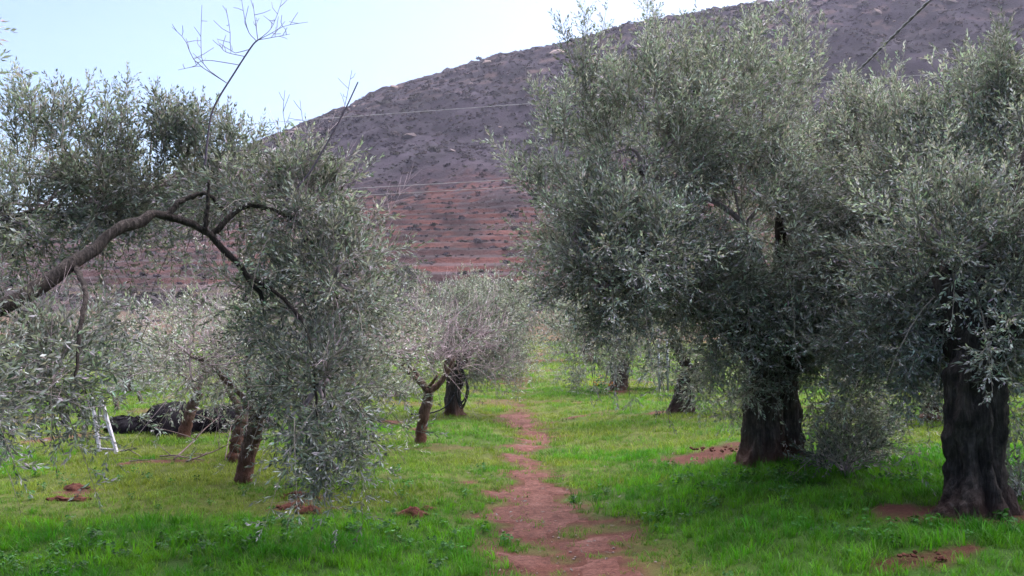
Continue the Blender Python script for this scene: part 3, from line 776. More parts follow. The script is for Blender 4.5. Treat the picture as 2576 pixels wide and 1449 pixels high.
# --- the old tree at the right edge
b0 = on_ground(977, 513)
top = P(971, 372, b0[1])
olive_tree('massive dark fluted olive trunk at the right edge with low crown overhead', b0,
    blobs_px([(955, 195, 8.4, .70, .8, .70, 100), (1065, 170, 8.0, .75, .9, .9, 100), (885, 250, 8.9, .55, .7, .55, 90), (1000, 270, 7.6, .65, .6, .5, 110),
              (1085, 300, 7.8, .8, .9, .7, 70), (925, 310, 7.8, .5, .5, .32, 90), (1110, 110, 8.2, .8, .8, .6, 50), (1010, 160, 9.0, .5, .6, .5, 60), (960, 250, 7.3, .5, .35, .45, 80), (1010, 325, 7.3, .45, .35, .22, 60), (900, 335, 8.0, .35, .45, .22, 55), (1000, 190, 8.3, .5, .5, .5, 70), (925, 215, 9.0, .4, .5, .4, 50)]), 21,
    stem=lambda mb: gnarled(mb, b0 + [0, 0, -0.06], top + [0, 0, 0.15], 0.192, 0.150, 5, flare=0.7, lobes=0.17, bulge=0.02, root=[(math.pi * 1.12, 1.9, 0.30), (-0.35, 1.0, 0.28), (-1.3, .7, .3), (-2.3, .6, .25)], flare_h=0.17),
    crotch=top, bark=M_BARK_OLD, limb_r=0.10, twigs=14, spray_len=.45,
    shoots=[(P(958, 135, 8.4), (0.05, 0, 1), .65, 0), (P(1018, 110, 8.2), (0, 0, 1), .7, 0), (P(905, 150, 8.7), (-.05, 0, 1), .55, 0), (P(880, 160, 8.8), (0, 0, 1), .5, 0), (P(985, 125, 8.4), (.1, 0, 1), .5, 0), (P(935, 150, 8.6), (0, 0, 1), .5, 0), (P(1005, 110, 8.2), (-.1, 0, 1), .6, 0)],
    hang=[(P(1030, 400, 7.8), .12, .5, 5), (P(905, 360, 8.2), .2, .3, 8), (P(1018, 345, 7.5), .15, .25, 8), (P(960, 350, 7.5), .25, .2, 10)], olives=20)

# --- the old tree with the split trunk
b1 = on_ground(774, 461)
d1 = b1[1]; top1 = P(772, 385, d1)
def split_stem(mb):
    gnarled(mb, P(761, 462, d1 - 0.05) + [0, 0, -0.03], P(760, 383, d1) + [0, 0, 0.15], 0.15, 0.13, 8, flare=0.6, lobes=0.16, flare_h=0.25, height_rows=44, sides=40, root=[(math.pi * 1.1, .35, .4), (-1.4, .5, .3)])
    gnarled(mb, P(792, 458, d1 + 0.14) + [0, 0, -0.03], P(786, 383, d1 + .1) + [0, 0, 0.15], 0.095, 0.11, 9, flare=0.8, lobes=0.17, flare_h=0.25, height_rows=44, sides=36, root=[(-0.2, .6, .35)])
R2T, R2S = olive_tree('broad old olive with a hollow split trunk, largest crown right of the path', b1,
    blobs_px([(640, 170, 8.8, .62, .7, .70, 150), (622, 255, 8.2, .50, .6, .48, 130), (730, 135, 9.2, .70, .8, .65, 140), (745, 225, 9.0, .85, .9, .75, 180), (830, 185, 10.2, .80, .9, .85, 140),
              (835, 290, 10.0, .8, .9, .65, 130), (680, 285, 8.8, .50, .6, .28, 110), (770, 325, 9.4, .5, .6, .26, 90), (605, 285, 8.2, .26, .4, .16, 45), (578, 225, 8.4, .25, .35, .40, 55), (735, 325, 9.0, .3, .4, .2, 50), (805, 345, 9.8, .5, .5, .2, 70), (875, 330, 9.4, .4, .45, .3, 80), (885, 160, 10.0, .55, .7, .5, 80), (925, 190, 10.0, .45, .6, .5, 60)]), 22,
    stem=split_stem, crotch=top1, bark=M_BARK, limb_r=0.09, twigs=14, spray_len=.45,
    shoots=[(P(590, 105, 8.6), (-.05, 0, 1), .85, 0), (P(600, 120, 8.6), (.1, 0, 1), .5, 0), (P(660, 75, 9.0), (-.1, 0, 1), .6, 0), (P(700, 70, 9.2), (.1, 0, 1), .5, 0), (P(735, 75, 9.2), (.15, 0, 1), .6, 0), (P(798, 105, 10), (0, 0, 1), 1.05, 0), (P(806, 115, 10), (.05, 0, 1), .8, 0),
            (P(760, 115, 9.5), (0, 0, 1), .55, 0), (P(560, 145, 8.4), (-.1, 0, 1), .55, 0), (P(840, 125, 10), (0, 0, 1), .55, 0), (P(545, 200, 8.3), (-.35, 0, 1), .5, 0), (P(862, 140, 10), (.1, 0, 1), .45, 0), (P(640, 100, 8.9), (0, 0, 1), .4, 0)],
    hang=[(P(595, 305, 8.3), .10, .22, 6), (P(730, 355, 9.2), .14, .3, 10), (P(830, 395, 9.8), .2, .5, 14), (P(865, 400, 9.8), .2, .55, 14), (P(890, 395, 9.6), .15, .5, 8), (P(738, 375, 9.6), .12, .22, 6), (P(845, 430, 9.6), .12, .35, 5), (P(718, 390, 10), .08, .25, 3), (P(780, 365, 9.9), .22, .12, 8), (P(850, 445, 9.8), .2, .25, 6)], olives=90)

# --- more trees right of the path, farther off
def far_tree(label, px, py, stem_px, r0, r1, rows, seed, kind='mid', twigs=10, spray=0.55, tscale=1.0, limb_r=0.06, hang=(), bare=0.0, lean=None, bark=None, old=False, tone=1.0):
    b = on_ground(px, py); d = b[1]
    pts = [b] + [P(a, c, d) for a, c in stem_px]
    st = plain_stem(pts, r0, r1, seed=seed) if not old else (lambda mb: gnarled(mb, b + [0, 0, -0.05], pts[-1] + [0, 0, 0.05], r0, r1, seed, flare=0.5, lobes=0.13, height_rows=30, sides=28, lean=lean))
    return olive_tree(label, b, [(P(a, c, d + dd), (rx, ry, rz), n) for a, c, dd, rx, ry, rz, n in rows], seed, kind, st, pts[-1], bark, twigs, spray, tscale, limb_r=limb_r, hang=[(P(a, c, d + e), r_, l, k) for a, c, e, r_, l, k in hang], bare=bare, branchlets=5, spray_r=0.008, tone=tone)

far_tree('leaning dark olive trunk with hose hung on it, right of the path', 678, 413, [(684, 392), (691, 372)], 0.17, 0.13, [(690, 300, 0, 1.2, 1.1, .75, 90), (640, 312, -.5, .8, .9, .6, 70), (765, 325, 0, 1.1, 1.0, .7, 70)], 31, twigs=11, old=True, bark=M_BARK_OLD, hang=[(700, 355, 0, .4, .35, 10)])
far_tree('grey olive with a thick knobbly trunk beside the orange flowers', 619, 390, [(617, 375), (621, 358)], 0.20, 0.16, [(612, 322, 0, 1.25, 1.1, .7, 110), (585, 345, -.4, .5, .6, .55, 50), (650, 335, 0, .8, .9, .55, 70)], 32, twigs=11, old=True, spray=.6, limb_r=.08, hang=[(575, 365, 0, .25, .45, 8), (640, 360, 0, .5, .5, 12), (660, 365, 0, .3, .5, 6)])
far_tree('small distant olive right of the far end of the path', 589, 363, [(590, 352), (588, 343)], 0.22, 0.16, [(563, 326, 0, .95, 1.0, .9, 90), (592, 322, 1, 1.2, 1.1, .9, 90)], 33, kind='far', twigs=9, spray=.7, limb_r=.08, old=True)
far_tree('slim trunked olive seen between the two big trunks on the right', 930, 421, [(931, 405), (928, 385)], 0.13, 0.10, [(915, 325, 0, 1.2, 1.1, .8, 80), (960, 335, .5, .9, 1.0, .6, 60)], 34, twigs=10, hang=[(900, 375, 0, .4, .4, 10), (935, 372, 0, .3, .35, 6)])
far_tree('olive standing behind the massive trunk, at the right edge of the grove', 1075, 417, [(1073, 400), (1070, 380)], 0.16, 0.12, [(1050, 320, 0, 1.3, 1.1, .8, 80), (1110, 330, 0, 1.0, 1.0, .7, 50)], 35, twigs=10, hang=[(1015, 370, 0, .4, .4, 8)])
far_tree('distant olive half hidden behind the split trunk tree', 850, 385, [(851, 372), (850, 362)], 0.18, 0.14, [(845, 328, 0, 1.5, 1.3, .9, 90), (800, 335, 0, 1.1, 1.1, .7, 60)], 36, kind='far', twigs=9, spray=.7)

# --- the overhanging tree at the left edge: trunk outside the picture, one long arching limb
b2 = np.array([-4.75, 5.7, 0.0]); b2[2] = float(ground_z(b2[0], b2[1]))
c2 = b2 + np.array([0.25, 0.1, 1.35])
arch = [c2, P(-20, 315, 5.8), P(33, 290, 6.0), P(75, 265, 6.2), P(110, 236, 6.4), P(145, 218, 6.6), P(166, 215, 6.7), P(200, 229, 6.8), P(218, 241, 6.85), P(246, 275, 6.9), P(264, 305, 6.9)]
L0T, L0S = olive_tree('overhanging olive at the left edge with one long arching bare limb', b2,
    blobs_px([(45, 206, 7.7, .80, .40, .26, 105), (150, 192, 7.7, .60, .45, .16, 62), (235, 190, 7.5, .42, .45, .20, 55), (300, 212, 7.3, .40, .5, .32, 85), (340, 285, 7.2, .28, .45, .38, 75), (290, 310, 7.4, .34, .4, .32, 38),
              (318, 385, 6.8, .20, .3, .30, 50), (-140, 285, 5.0, .22, .35, .22, 40), (56, 372, 6.0, .11, .22, .20, 50), (100, 212, 7.5, .35, .3, .12, 32), (0, 225, 7.4, .4, .3, .18, 38), (-55, 385, 5.0, .18, .3, .2, 34), (-120, 215, 5.8, .5, .6, .4, 50)]), 23,
    stem=lambda mb: gnarled(mb, b2 + [0, 0, -0.05], c2, 0.20, 0.15, 12, flare=0.4, lobes=0.12, height_rows=36, sides=36), crotch=c2, bark=M_BARK_OLD, limbs=False, limb_r=0.06, twigs=12, spray_len=.38, bare=.12,
    extra_limbs=[(arch, 0.052, 0.015), ([P(166, 215, 6.7), P(178, 203, 6.75), P(190, 197, 6.8), P(208, 194, 6.85), P(224, 211, 6.9)], 0.024, 0.012), ([P(205, 231, 6.8), P(207, 212, 6.8), P(208, 198, 6.8), P(209, 180, 6.8)], 0.018, 0.009),
                 ([P(212, 236, 6.85), P(228, 218, 6.9), P(250, 205, 6.95), P(277, 212, 7.0), P(300, 222, 7.0)], 0.024, 0.010), ([c2, P(-80, 250, 6.4), P(-20, 225, 7.2), P(60, 205, 7.6)], 0.05, 0.012), ([c2, P(-90, 300, 5.2), P(-50, 310, 5.0), P(-30, 380, 5.0)], 0.035, 0.010),
                 ([P(75, 265, 6.2), P(85, 290, 5.9), P(80, 330, 5.7), P(76, 380, 5.6)], 0.02, 0.008), ([P(246, 275, 6.9), P(285, 300, 6.85), P(310, 340, 6.7), P(318, 420, 6.5)], 0.018, 0.007)],
    shoots=[(P(60, 160, 7), (.1, 0, 1), .4, 0), (P(20, 150, 7), (0, 0, 1), .4, 0), (P(100, 160, 7.2), (.1, 0, 1), .35, 0), (P(150, 155, 7.4), (.05, 0, 1), .4, 0), (P(165, 145, 7.4), (.1, 0, 1), .35, 0), (P(190, 150, 7.4), (0, 0, 1), .35, 0), (P(235, 155, 7.4), (.05, 0, 1), .3, 0), (P(125, 155, 7.4), (-.05, 0, 1), .4, 0)],
    hang=[(P(330, 400, 6.6), .12, .5, 9), (P(305, 415, 6.5), .09, .45, 6), (P(342, 430, 6.6), .06, .28, 4), (P(-10, 405, 5.0), .08, .2, 4), (P(328, 455, 6.5), .04, .22, 3), (P(130, 300, 6.6), .15, .3, 3)], olives=120, tone=.82)

# its two long leafless water shoots
rng = np.random.default_rng(5)
def bare_shoot(main, sides, r0):
    mb = MB(); p = spline(main, 18); tube(mb, p, np.linspace(r0, 0.005, 18), 6, cap=False)
    for i, tip, mids in sides:
        q = spline([p[i]] + mids + [tip], 9); tube(mb, q, np.linspace(0.0029, 0.0015, 9), 4, cap=False)
        for k in range(5):
            a = q[3 + k]; e = a + np.array([rng.normal(0, .06), rng.normal(0, .06), rng.uniform(-.02, .12)]); tube(mb, [a, (a + e) / 2 + rng.normal(0, .006, 3), e], [0.0025, 0.0022, 0.0018], 3, cap=False)
    return mb.build('water_shoot', M_SHOOT, L0T)
d = 6.8
bare_shoot([P(205, 165, d), P(209, 128, d), P(215, 105, d), P(235, 72, d), P(252, 46, d), P(258, 40, d)],
           [(9, P(202, 5, d), [P(205, 66, d), P(201, 45, d)]), (13, P(226, 8, d), [P(232, 52, d), P(230, 30, d)]), (17, P(308, 22, d), [P(270, 34, d), P(285, 26, d)]), (17, P(253, 3, d), [P(256, 26, d)]), (17, P(290, 34, d), [P(275, 37, d)]), (16, P(240, -10, d), [P(247, 28, d)]),
            (17, P(282, 0, d), [P(270, 30, d), P(276, 18, d)]), (9, P(172, 27, d), [P(196, 62, d), P(185, 40, d)]), (11, P(178, 70, d), [P(205, 60, d), P(195, 66, d)]), (12, P(220, 45, d), [P(226, 52, d)])], 0.0075)
d = 7.0
bare_shoot([P(278, 214, d), P(290, 196, d), P(310, 172, d), P(330, 138, d), P(345, 110, d), P(358, 82, d)],
           [(12, P(352, 70, d), [P(345, 105, d)]), (13, P(300, 100, d), [P(325, 130, d), P(305, 125, d)]), (9, P(285, 90, d), [P(300, 160, d), P(284, 120, d)]), (14, P(375, 118, d), [P(352, 112, d)]), (8, P(310, 130, d), [P(308, 158, d)])], 0.008)
# near leaves reaching in at the upper left corner
mb = MB(); add_sprays(mb, rng, np.array([P(-55, 60, 3.2), P(-50, 22, 3.2)]), np.array([[1, 0, -.15], [1, 0, .1]]), np.array([.15, .09]), np.array([.1, .1]), 'fine', 6, .8)
mb.build('leaf_spray', M_LEAF, L0T, smooth=False, kind='stuff')

# --- left side trees
b3 = on_ground(243, 483); d3 = b3[1]
olive_tree('slender reddish olive trunk nearest on the left, foliage hanging round it', b3,
    [(P(a, b, d3 + e), (rx, ry, rz), n) for a, b, e, rx, ry, rz, n in [(255, 340, 0, .65, .7, .42, 85), (325, 310, -.2, .5, .6, .5, 90), (190, 355, .3, .4, .5, .3, 40), (345, 360, -.3, .36, .5, .36, 65), (290, 375, -.2, .25, .4, .2, 28)]], 24,
    stem=plain_stem([b3, P(247, 458, d3), P(253, 435, d3), P(256, 420, d3)], 0.078, 0.085, seed=4, flare=0.1), crotch=P(256, 422, d3), bark=M_BARK_YOUNG, limb_r=0.045, twigs=11, bare=0.45, hang=[(P(340, 400, d3 - .3), .2, .45, 8)], olives=25)
b4 = on_ground(236, 461); d4 = b4[1]
olive_tree('second slim olive trunk just behind the slender reddish one', b4,
    [(P(a, b, d4 + e), (rx, ry, rz), n) for a, b, e, rx, ry, rz, n in [(215, 365, .2, .6, .6, .3, 45), (285, 345, .3, .7, .7, .5, 60)]], 25,
    stem=plain_stem([b4, P(238, 440, d4), P(243, 418, d4)], 0.08, 0.075, seed=14, flare=0.15), crotch=P(243, 420, d4), bark=M_BARK_YOUNG, limb_r=0.045, twigs=10, bare=0.5, kind='mid')
far_tree('leaning slim olive in front of the black net pile', 183, 441, [(187, 422), (193, 405), (199, 393)], 0.075, 0.062, [(180, 352, 0, .65, .7, .4, 45), (215, 350, 0, .6, .7, .45, 45)], 41, bare=0.5, bark=M_BARK_YOUNG, limb_r=.04, spray=.5)
far_tree('thin trunked olive behind the right end of the net pile', 266, 413, [(267, 400), (270, 385)], 0.10, 0.08, [(285, 345, 0, 1.0, .9, .5, 50), (335, 350, 0, .8, .9, .45, 45)], 42, bark=M_BARK, limb_r=.06, bare=.5)
far_tree('background olive with low branches beyond the two leaning stumps', 128, 393, [(128, 380), (126, 368)], 0.12, 0.10, [(120, 352, 0, 1.0, 1.0, .45, 60), (150, 362, 0, .7, .8, .4, 40)], 43, bark=M_BARK, bare=.1, hang=[(135, 372, 0, .4, .5, 10)])
far_tree('background olive deep behind the overhanging limb at the left edge', 40, 392, [(41, 378), (40, 366)], 0.13, 0.11, [(30, 345, 0, 1.2, 1.1, .6, 70), (85, 352, 0, .7, .8, .4, 35)], 44, bark=M_BARK, bare=.15)
far_tree('background olive between the slender trunk and the young forked tree', 350, 386, [(350, 372), (351, 360)], 0.14, 0.11, [(350, 335, 0, 1.3, 1.2, .6, 80)], 45, bark=M_BARK, bare=.35)

# --- young forked tree
b5 = on_ground(420, 444); d5 = b5[1]
rng5 = np.random.default_rng(51)
yt = empty('olive_tree', b5, 'young forked olive with smooth leaning trunk and mostly bare twigs', 'olive tree')
mb = MB(); plain_stem([b5, P(423, 420, d5), P(427, 402, d5), P(429, 389, d5)], 0.070, 0.062, seed=51, flare=0.12)(mb); mb.build('trunk', M_BARK_YOUNG, yt)
fork = P(429, 392, d5)
arms = [([fork, P(422, 384, d5), P(413, 376, d5), P(407, 371, d5), P(400, 367, d5 - .1)], .042, .026), ([P(424, 385, d5), P(417, 374, d5 + .1), P(410, 365, d5 + .2), P(404, 355, d5 + .2)], .035, .022), ([fork, P(437, 387, d5), P(445, 378, d5), P(451, 366, d5), P(455, 356, d5)], .045, .024),
        ([P(428, 388, d5), P(433, 382, d5 - .1), P(437, 376, d5 - .2)], .022, .016), ([P(400, 367, d5 - .1), P(405, 362, d5 - .15), P(409, 357, d5 - .2)], .020, .012), ([P(446, 376, d5), P(445, 366, d5 - .1), P(447, 358, d5 - .2)], .020, .012), ([P(408, 361, d5 + .2), P(398, 356, d5), P(385, 358, d5 - .2)], .018, .008), ([P(405, 357, d5 + .2), P(418, 361, d5 - .1), P(434, 363, d5 - .3)], .014, .006)]
for pts, r0, r1 in arms: limb_mesh(yt, pts, r0, r1, M_BARK_YOUNG, rng5, n=10)
tw = MB()
S = np.concatenate([P(a, b, d5 + e) + rng5.normal(0, s, (n, 3)) * [1, 1, .6] for a, b, e, s, n in [(400, 350, .1, .25, 45), (455, 352, 0, .25, 50), (425, 348, 0, .35, 40), (375, 350, 0, .2, 40)]])
D = (S - fork) * [1, 1, .45] + rng5.normal(0, .35, S.shape)
add_sprays(tw, rng5, S, D, rng5.uniform(.35, .8, len(S)), rng5.uniform(0, .5, len(S)), 'mid', 9, 1.5, r0=.007, bare_twigs=True)
tw.build('twigs', M_TWIG, yt, kind='stuff')
cr = MB(); k = rng5.choice(len(S), 22, replace=False)
add_sprays(cr, rng5, S[k], D[k] + [0, 0, .4], np.full(22, .4), np.full(22, .1), 'mid', 7, .9); cr.build('crown', M_LEAF, yt, smooth=False, kind='stuff')

far_tree('silvery olive with hose loops hung on its trunk, left of the path', 453, 413, [(453, 395), (455, 374)], 0.145, 0.13, [(440, 318, 0, .75, .85, .6, 100), (492, 330, 0, .55, .7, .6, 90), (505, 312, .4, .4, .6, .55, 60), (425, 345, -.2, .5, .6, .4, 50), (470, 345, .2, .5, .6, .4, 50)], 52, twigs=12, spray=.45, tscale=.85, old=True, limb_r=.075, bark=M_BARK, bare=.2, hang=[(515, 350, 0, .2, .4, 8), (490, 365, 0, .25, .35, 8)])
far_tree('round silvery olive farther along the left side of the path', 481, 375, [(481, 366), (483, 356)], 0.18, 0.14, [(500, 322, 0, 1.0, 1.1, 1.0, 110), (470, 330, 0, 1.1, 1.1, .9, 90), (510, 348, -.3, .5, .7, .5, 40)], 53, kind='far', twigs=9, spray=.65, limb_r=.08, old=True)

# ------------------------------------------------------------------ things in the grove
M_NET = simple_mat('black_net', (0.006, 0.005, 0.007), 0.95, 0.04, 0.6, 70, 0.01)
M_HOSE = simple_mat('black_hose', (0.016, 0.016, 0.019), 0.45, 0.4, 0.3, 30)
M_WHITE = simple_mat('white_paint', (0.42, 0.40, 0.43), 0.5, 0.3, 0.18, 14)
M_STEEL = simple_mat('grey_steel', (0.33, 0.34, 0.37), 0.45, 0.5, 0.15, 25)
M_PLASTIC = simple_mat('lilac_plastic', (0.45, 0.43, 0.62), 0.35, 0.5, 0.1, 10)
M_CLEAR = simple_mat('milky_plastic', (0.50, 0.54, 0.56), 0.3, 0.5, 0.15, 18)
M_STUMP = simple_mat('weathered_wood', (0.11, 0.075, 0.062), 0.9, 0.1, 0.4, 18, 0.01)
M_CLOD = simple_mat('red_clods', (0.085, 0.034, 0.025), 0.95, 0.05, 0.45, 24, 0.02)
M_CABLE = simple_mat('black_cable', (0.06, 0.06, 0.075), 0.6, 0.3, 0.3, 20)
M_WIRE = simple_mat('pale_wire', (0.34, 0.32, 0.34), 0.5, 0.4, 0.15, 3)
M_PRUNED = simple_mat('cut_wood', (0.15, 0.105, 0.10), 0.85, 0.15, 0.35, 25)
M_STONE = simple_mat('pale_stone', (0.20, 0.15, 0.135), 0.9, 0.1, 0.3, 30, 0.01)

# heap of black harvest nets
rng = np.random.default_rng(61)
x0, x1 = on_ground(106, 433), on_ground(278, 434)
yc = 14.25
nu, nv = 90, 30
u = np.linspace(0, 1, nu); v = np.linspace(-1, 1, nv)
U, V = np.meshgrid(u, v); 
XX = x0[0] * 1.02 + (x1[0] - x0[0]) * 1.02 * U
H = np.interp(u, [0, .04, .10, .20, .30, .38, .44, .52, .60, .68, .78, .86, .93, 1.0], [.02, .20, .22, .21, .37, .45, .36, .31, .33, .41, .36, .26, .18, .02])[None]
Wd = np.interp(u, [0, .1, .3, .4, .6, .8, 1], [.12, .34, .48, .72, .55, .5, .12])[None]
nz = Noise(62, octaves=5, gain=.6)
prof_ = np.clip(1 - np.abs(V) ** 2.2, 0, 1) ** 0.62
ZZ = H * prof_ + 0.03 * nz(XX / .45, V * Wd / .45) * prof_ + 0.012 * nz(XX / .12 + 3, V * Wd / .12) * prof_
YY = yc + V * Wd + 0.06 * nz(XX / .5 + 8, V)
ZZ = ZZ + ground_z(XX, YY) - 0.02
i = np.arange(nv - 1)[:, None] * nu; j = np.arange(nu - 1)[None]
mb = MB(); mb.quads(np.stack([XX, YY, ZZ], -1).reshape(-1, 3), np.stack([i + j, i + j + 1, i + nu + j + 1, i + nu + j], -1).reshape(-1, 4))
o = mb.build('net_pile', M_NET, origin=np.array([XX.mean(), yc, 0.0]))
tag(o, 'long low heap of black harvest nets lying on the grass', 'net pile')

# orchard ladder
lb = on_ground(108, 452); d = lb[1]
lad = empty('ladder', lb, 'narrow white painted picking ladder standing on the left under hanging leaves', 'ladder')
def box_bar(mb, a, b, w, t, c=(1, 1, 1)):
    a, b = np.asarray(a, float), np.asarray(b, float); D = (b - a) / np.linalg.norm(b - a)
    s = np.cross(D, [0, 1, 0]); s /= np.linalg.norm(s); n = np.cross(D, s)
    o_ = [(-1, -1), (1, -1), (1, 1), (-1, 1)]
    vv = [p + s * w * .5 * q + n * t * .5 * r_ for p in (a, b) for q, r_ in o_]
    mb.quads(vv, [[0, 1, 2, 3], [7, 6, 5, 4], [0, 4, 5, 1], [1, 5, 6, 2], [2, 6, 7, 3], [3, 7, 4, 0]], c)
fl, fr = P(100, 452, d), P(117, 453, d)
tl, trr = P(92, 398, d + .25), P(101, 398, d + .25)
for a, b in ((fl, tl), (fr, trr)):
    mb = MB(); box_bar(mb, a, b, 0.028, 0.05); mb.build('rail', M_WHITE, lad, smooth=False)
for k in range(5):
    t = 0.06 + k * 0.2
    mb = MB(); tube(mb, [fl + (tl - fl) * t, fr + (trr - fr) * t], 0.013, 8); mb.build('rung', M_WHITE, lad)
bl, br = P(82, 446, d + 0.9), P(96, 446, d + 0.9)
for a, b in ((bl, tl), (br, trr)):
    mb = MB(); box_bar(mb, a, b, 0.025, 0.035); mb.build('prop_leg', M_STEEL, lad, smooth=False)

# two leaning stumps
for (ax, ay, bx, by, lab) in [(118, 411, 115, 398, 'thick weathered stump leaning left, nearer of two behind the net pile'), (142, 404, 138, 391, 'thin dark stump leaning left, farther of two behind the net pile')]:
    p = on_ground(ax, ay); q = P(bx, by, p[1]); r_ = 0.042 if ax < 130 else 0.036
    mb = MB(); pts = spline([p - [0, 0, .04], (p + q) / 2 + [.004, 0, 0], q], 9); tube(mb, pts, r_ * (1 + .12 * rng.normal(size=9)), 9, wob=.06, rng=rng)
    o = mb.build('stump', M_STUMP, origin=p); tag(o, lab, 'stump', 'stumps on the left')

# cut branches lying on the grass
def pruned(pts, r0, lab, sides):
    p = spline([np.array([*q[:2], 0]) + [0, 0, float(ground_z(q[0], q[1])) + q[2]] for q in pts], 10)
    e = empty('cut_branch', p[0], lab, 'branch', 'cut branches on the left')
    mb = MB(); tube(mb, p, np.linspace(r0, r0 * .35, 10), 6); mb.build('stem', M_PRUNED, e)
    for i, dx, dy, dz in sides:
        a = p[i]; mb = MB(); b_ = a + np.array([dx, dy, dz]); b_[2] = max(b_[2], float(ground_z(b_[0], b_[1])) + .02)
        tube(mb, bez(a, (a + b_) / 2 + [0, 0, .03], b_, 6), np.linspace(r0 * .5, r0 * .2, 6), 4); mb.build('side_twig', M_PRUNED, e)
def G(px, py, h=0.02): q = on_ground(px, py); return np.array([q[0], q[1], h])
def rs(n): return [(int(rng.integers(2, 9)), rng.normal(0, .22), rng.normal(0, .15), rng.uniform(-.02, .16)) for _ in range(n)]
pruned([G(174, 461), G(190, 455, .12), G(205, 449, .24), G(218, 446, .34)], .012, 'cut branch propped highest, rising towards the slender reddish trunk', rs(4))
pruned([G(186, 463), G(200, 461, .05), G(215, 459, .09), G(228, 457, .14)], .011, 'cut branch lying flat nearest the foot of the slender reddish trunk', rs(5))
pruned([G(160, 458), G(176, 460, .05), G(190, 462, .04), G(205, 463, .03)], .010, 'thin cut branch lying level across the middle of the brushwood', rs(4))
pruned([G(120, 453), G(128, 455, .06), G(136, 457, .04), G(142, 460, .03)], .008, 'short cut branch lying just right of the white ladder foot', rs(2))
pruned([G(130, 463), G(140, 463, .03), G(152, 462, .03)], .007, 'smallest cut twig lying alone between ladder and brushwood', rs(2))
pruned([G(225, 462), G(229, 452, .18), G(232, 445, .30)], .007, 'upright cut twig standing beside the second slim trunk', rs(3))

# irrigation hose hung on two trunks
def hose_coil(px, py, zt, zb, lab, n, w, tail=None):
    p = on_ground(px, py); y = p[1] - 0.22
    e = empty('hose_coil', p, lab, 'hose', 'black hoses hung on trunks')
    for k in range(n):
        ww = w * rng.uniform(.5, 1.2); cx = p[0] + rng.uniform(-.04, .10); z0, z1 = zt + rng.uniform(-.06, .06), zb + rng.uniform(-.03, .18); yy = y + rng.uniform(-.04, .04)
        pts = [[cx, yy, z0], [cx + ww * .45, yy, z0 - .25], [cx + ww, yy - .02, (z0 + z1) / 2 - .1], [cx + ww * .75, yy, z1 + .07], [cx + ww * .3, yy, z1], [cx - ww * .1, yy, z1 + .15], [cx - ww * .12, yy, (z0 + z1) / 2], [cx, yy, z0]]
        pts = np.array(pts) + [0, 0, p[2]]
        mb = MB(); tube(mb, spline(pts, 40), 0.011, 6, cap=False); mb.build('hose_loop', M_HOSE, e)
    if tail:
        mb = MB(); tube(mb, spline(tail, 20), 0.013, 6); mb.build('hose_tail', M_HOSE, e)
q0 = on_ground(456, 413)
hose_coil(457, 413, 1.02, 0.10, 'black irrigation hose looped on the silvery olive left of the path', 5, 0.17, [q0 + [-.02, -.2, .35], q0 + [-.15, -.25, .16], q0 + [-.4, -.3, .05], q0 + [-.75, -.35, .03]])
hose_coil(689, 413, 0.80, 0.30, 'black irrigation hose looped on the leaning dark trunk right of the path', 4, 0.12)

# two steel posts
for px, py, tpx, lab in [(660, 394, 658, 'left one of two grey steel posts beside the leaning dark trunk'), (668, 392, 667, 'right one of two grey steel posts beside the leaning dark trunk')]:
    p = on_ground(px, py); q = P(tpx, 340, p[1])
    e = empty('steel_post', p, lab, 'post', 'steel posts right of the path')
    mb = MB(); tube(mb, [p - [0, 0, .1], (p + q) / 2, q], 0.024, 10); mb.build('tube', M_STEEL, e)
    mb = MB(); tube(mb, [q - [0, 0, .03], q + [0, 0, .012]], 0.029, 10); mb.build('cap', M_STEEL, e)

# hanging trap bottles
def bottle(c, r_, h, m, lab, body='bottle'):
    e = empty('trap_bottle', c, lab, 'bottle')
    k = np.array([[0, 0], [.9, .0], [1, .06], [1, .60], [.8, .74], [.38, .86], [.36, .93]]); pts = np.array([c + [0, 0, h * z] for _, z in k])
    mb = MB(); tube(mb, pts, np.maximum(k[:, 0] * r_, .002), 14); mb.build('body', m, e)
    mb = MB(); tube(mb, [c + [0, 0, h * .92], c + [0, 0, h * 1.02]], r_ * .45, 10); mb.build('cap', M_HOSE, e)
    mb = MB(); tube(mb, [c + [0, 0, h], c + [.01, 0, h * 1.25], c + [0, 0, h * 1.7]], .004, 4); mb.build('cord', M_HOSE, e)
bottle(P(652, 377, 18.5), .075, .27, M_PLASTIC, 'lilac plastic trap bottle with dark cap hanging right of the path')
bottle(P(427.5, 381, 12.6), .035, .15, M_CLEAR, 'milky plastic bottle hanging in the fork of the young olive')

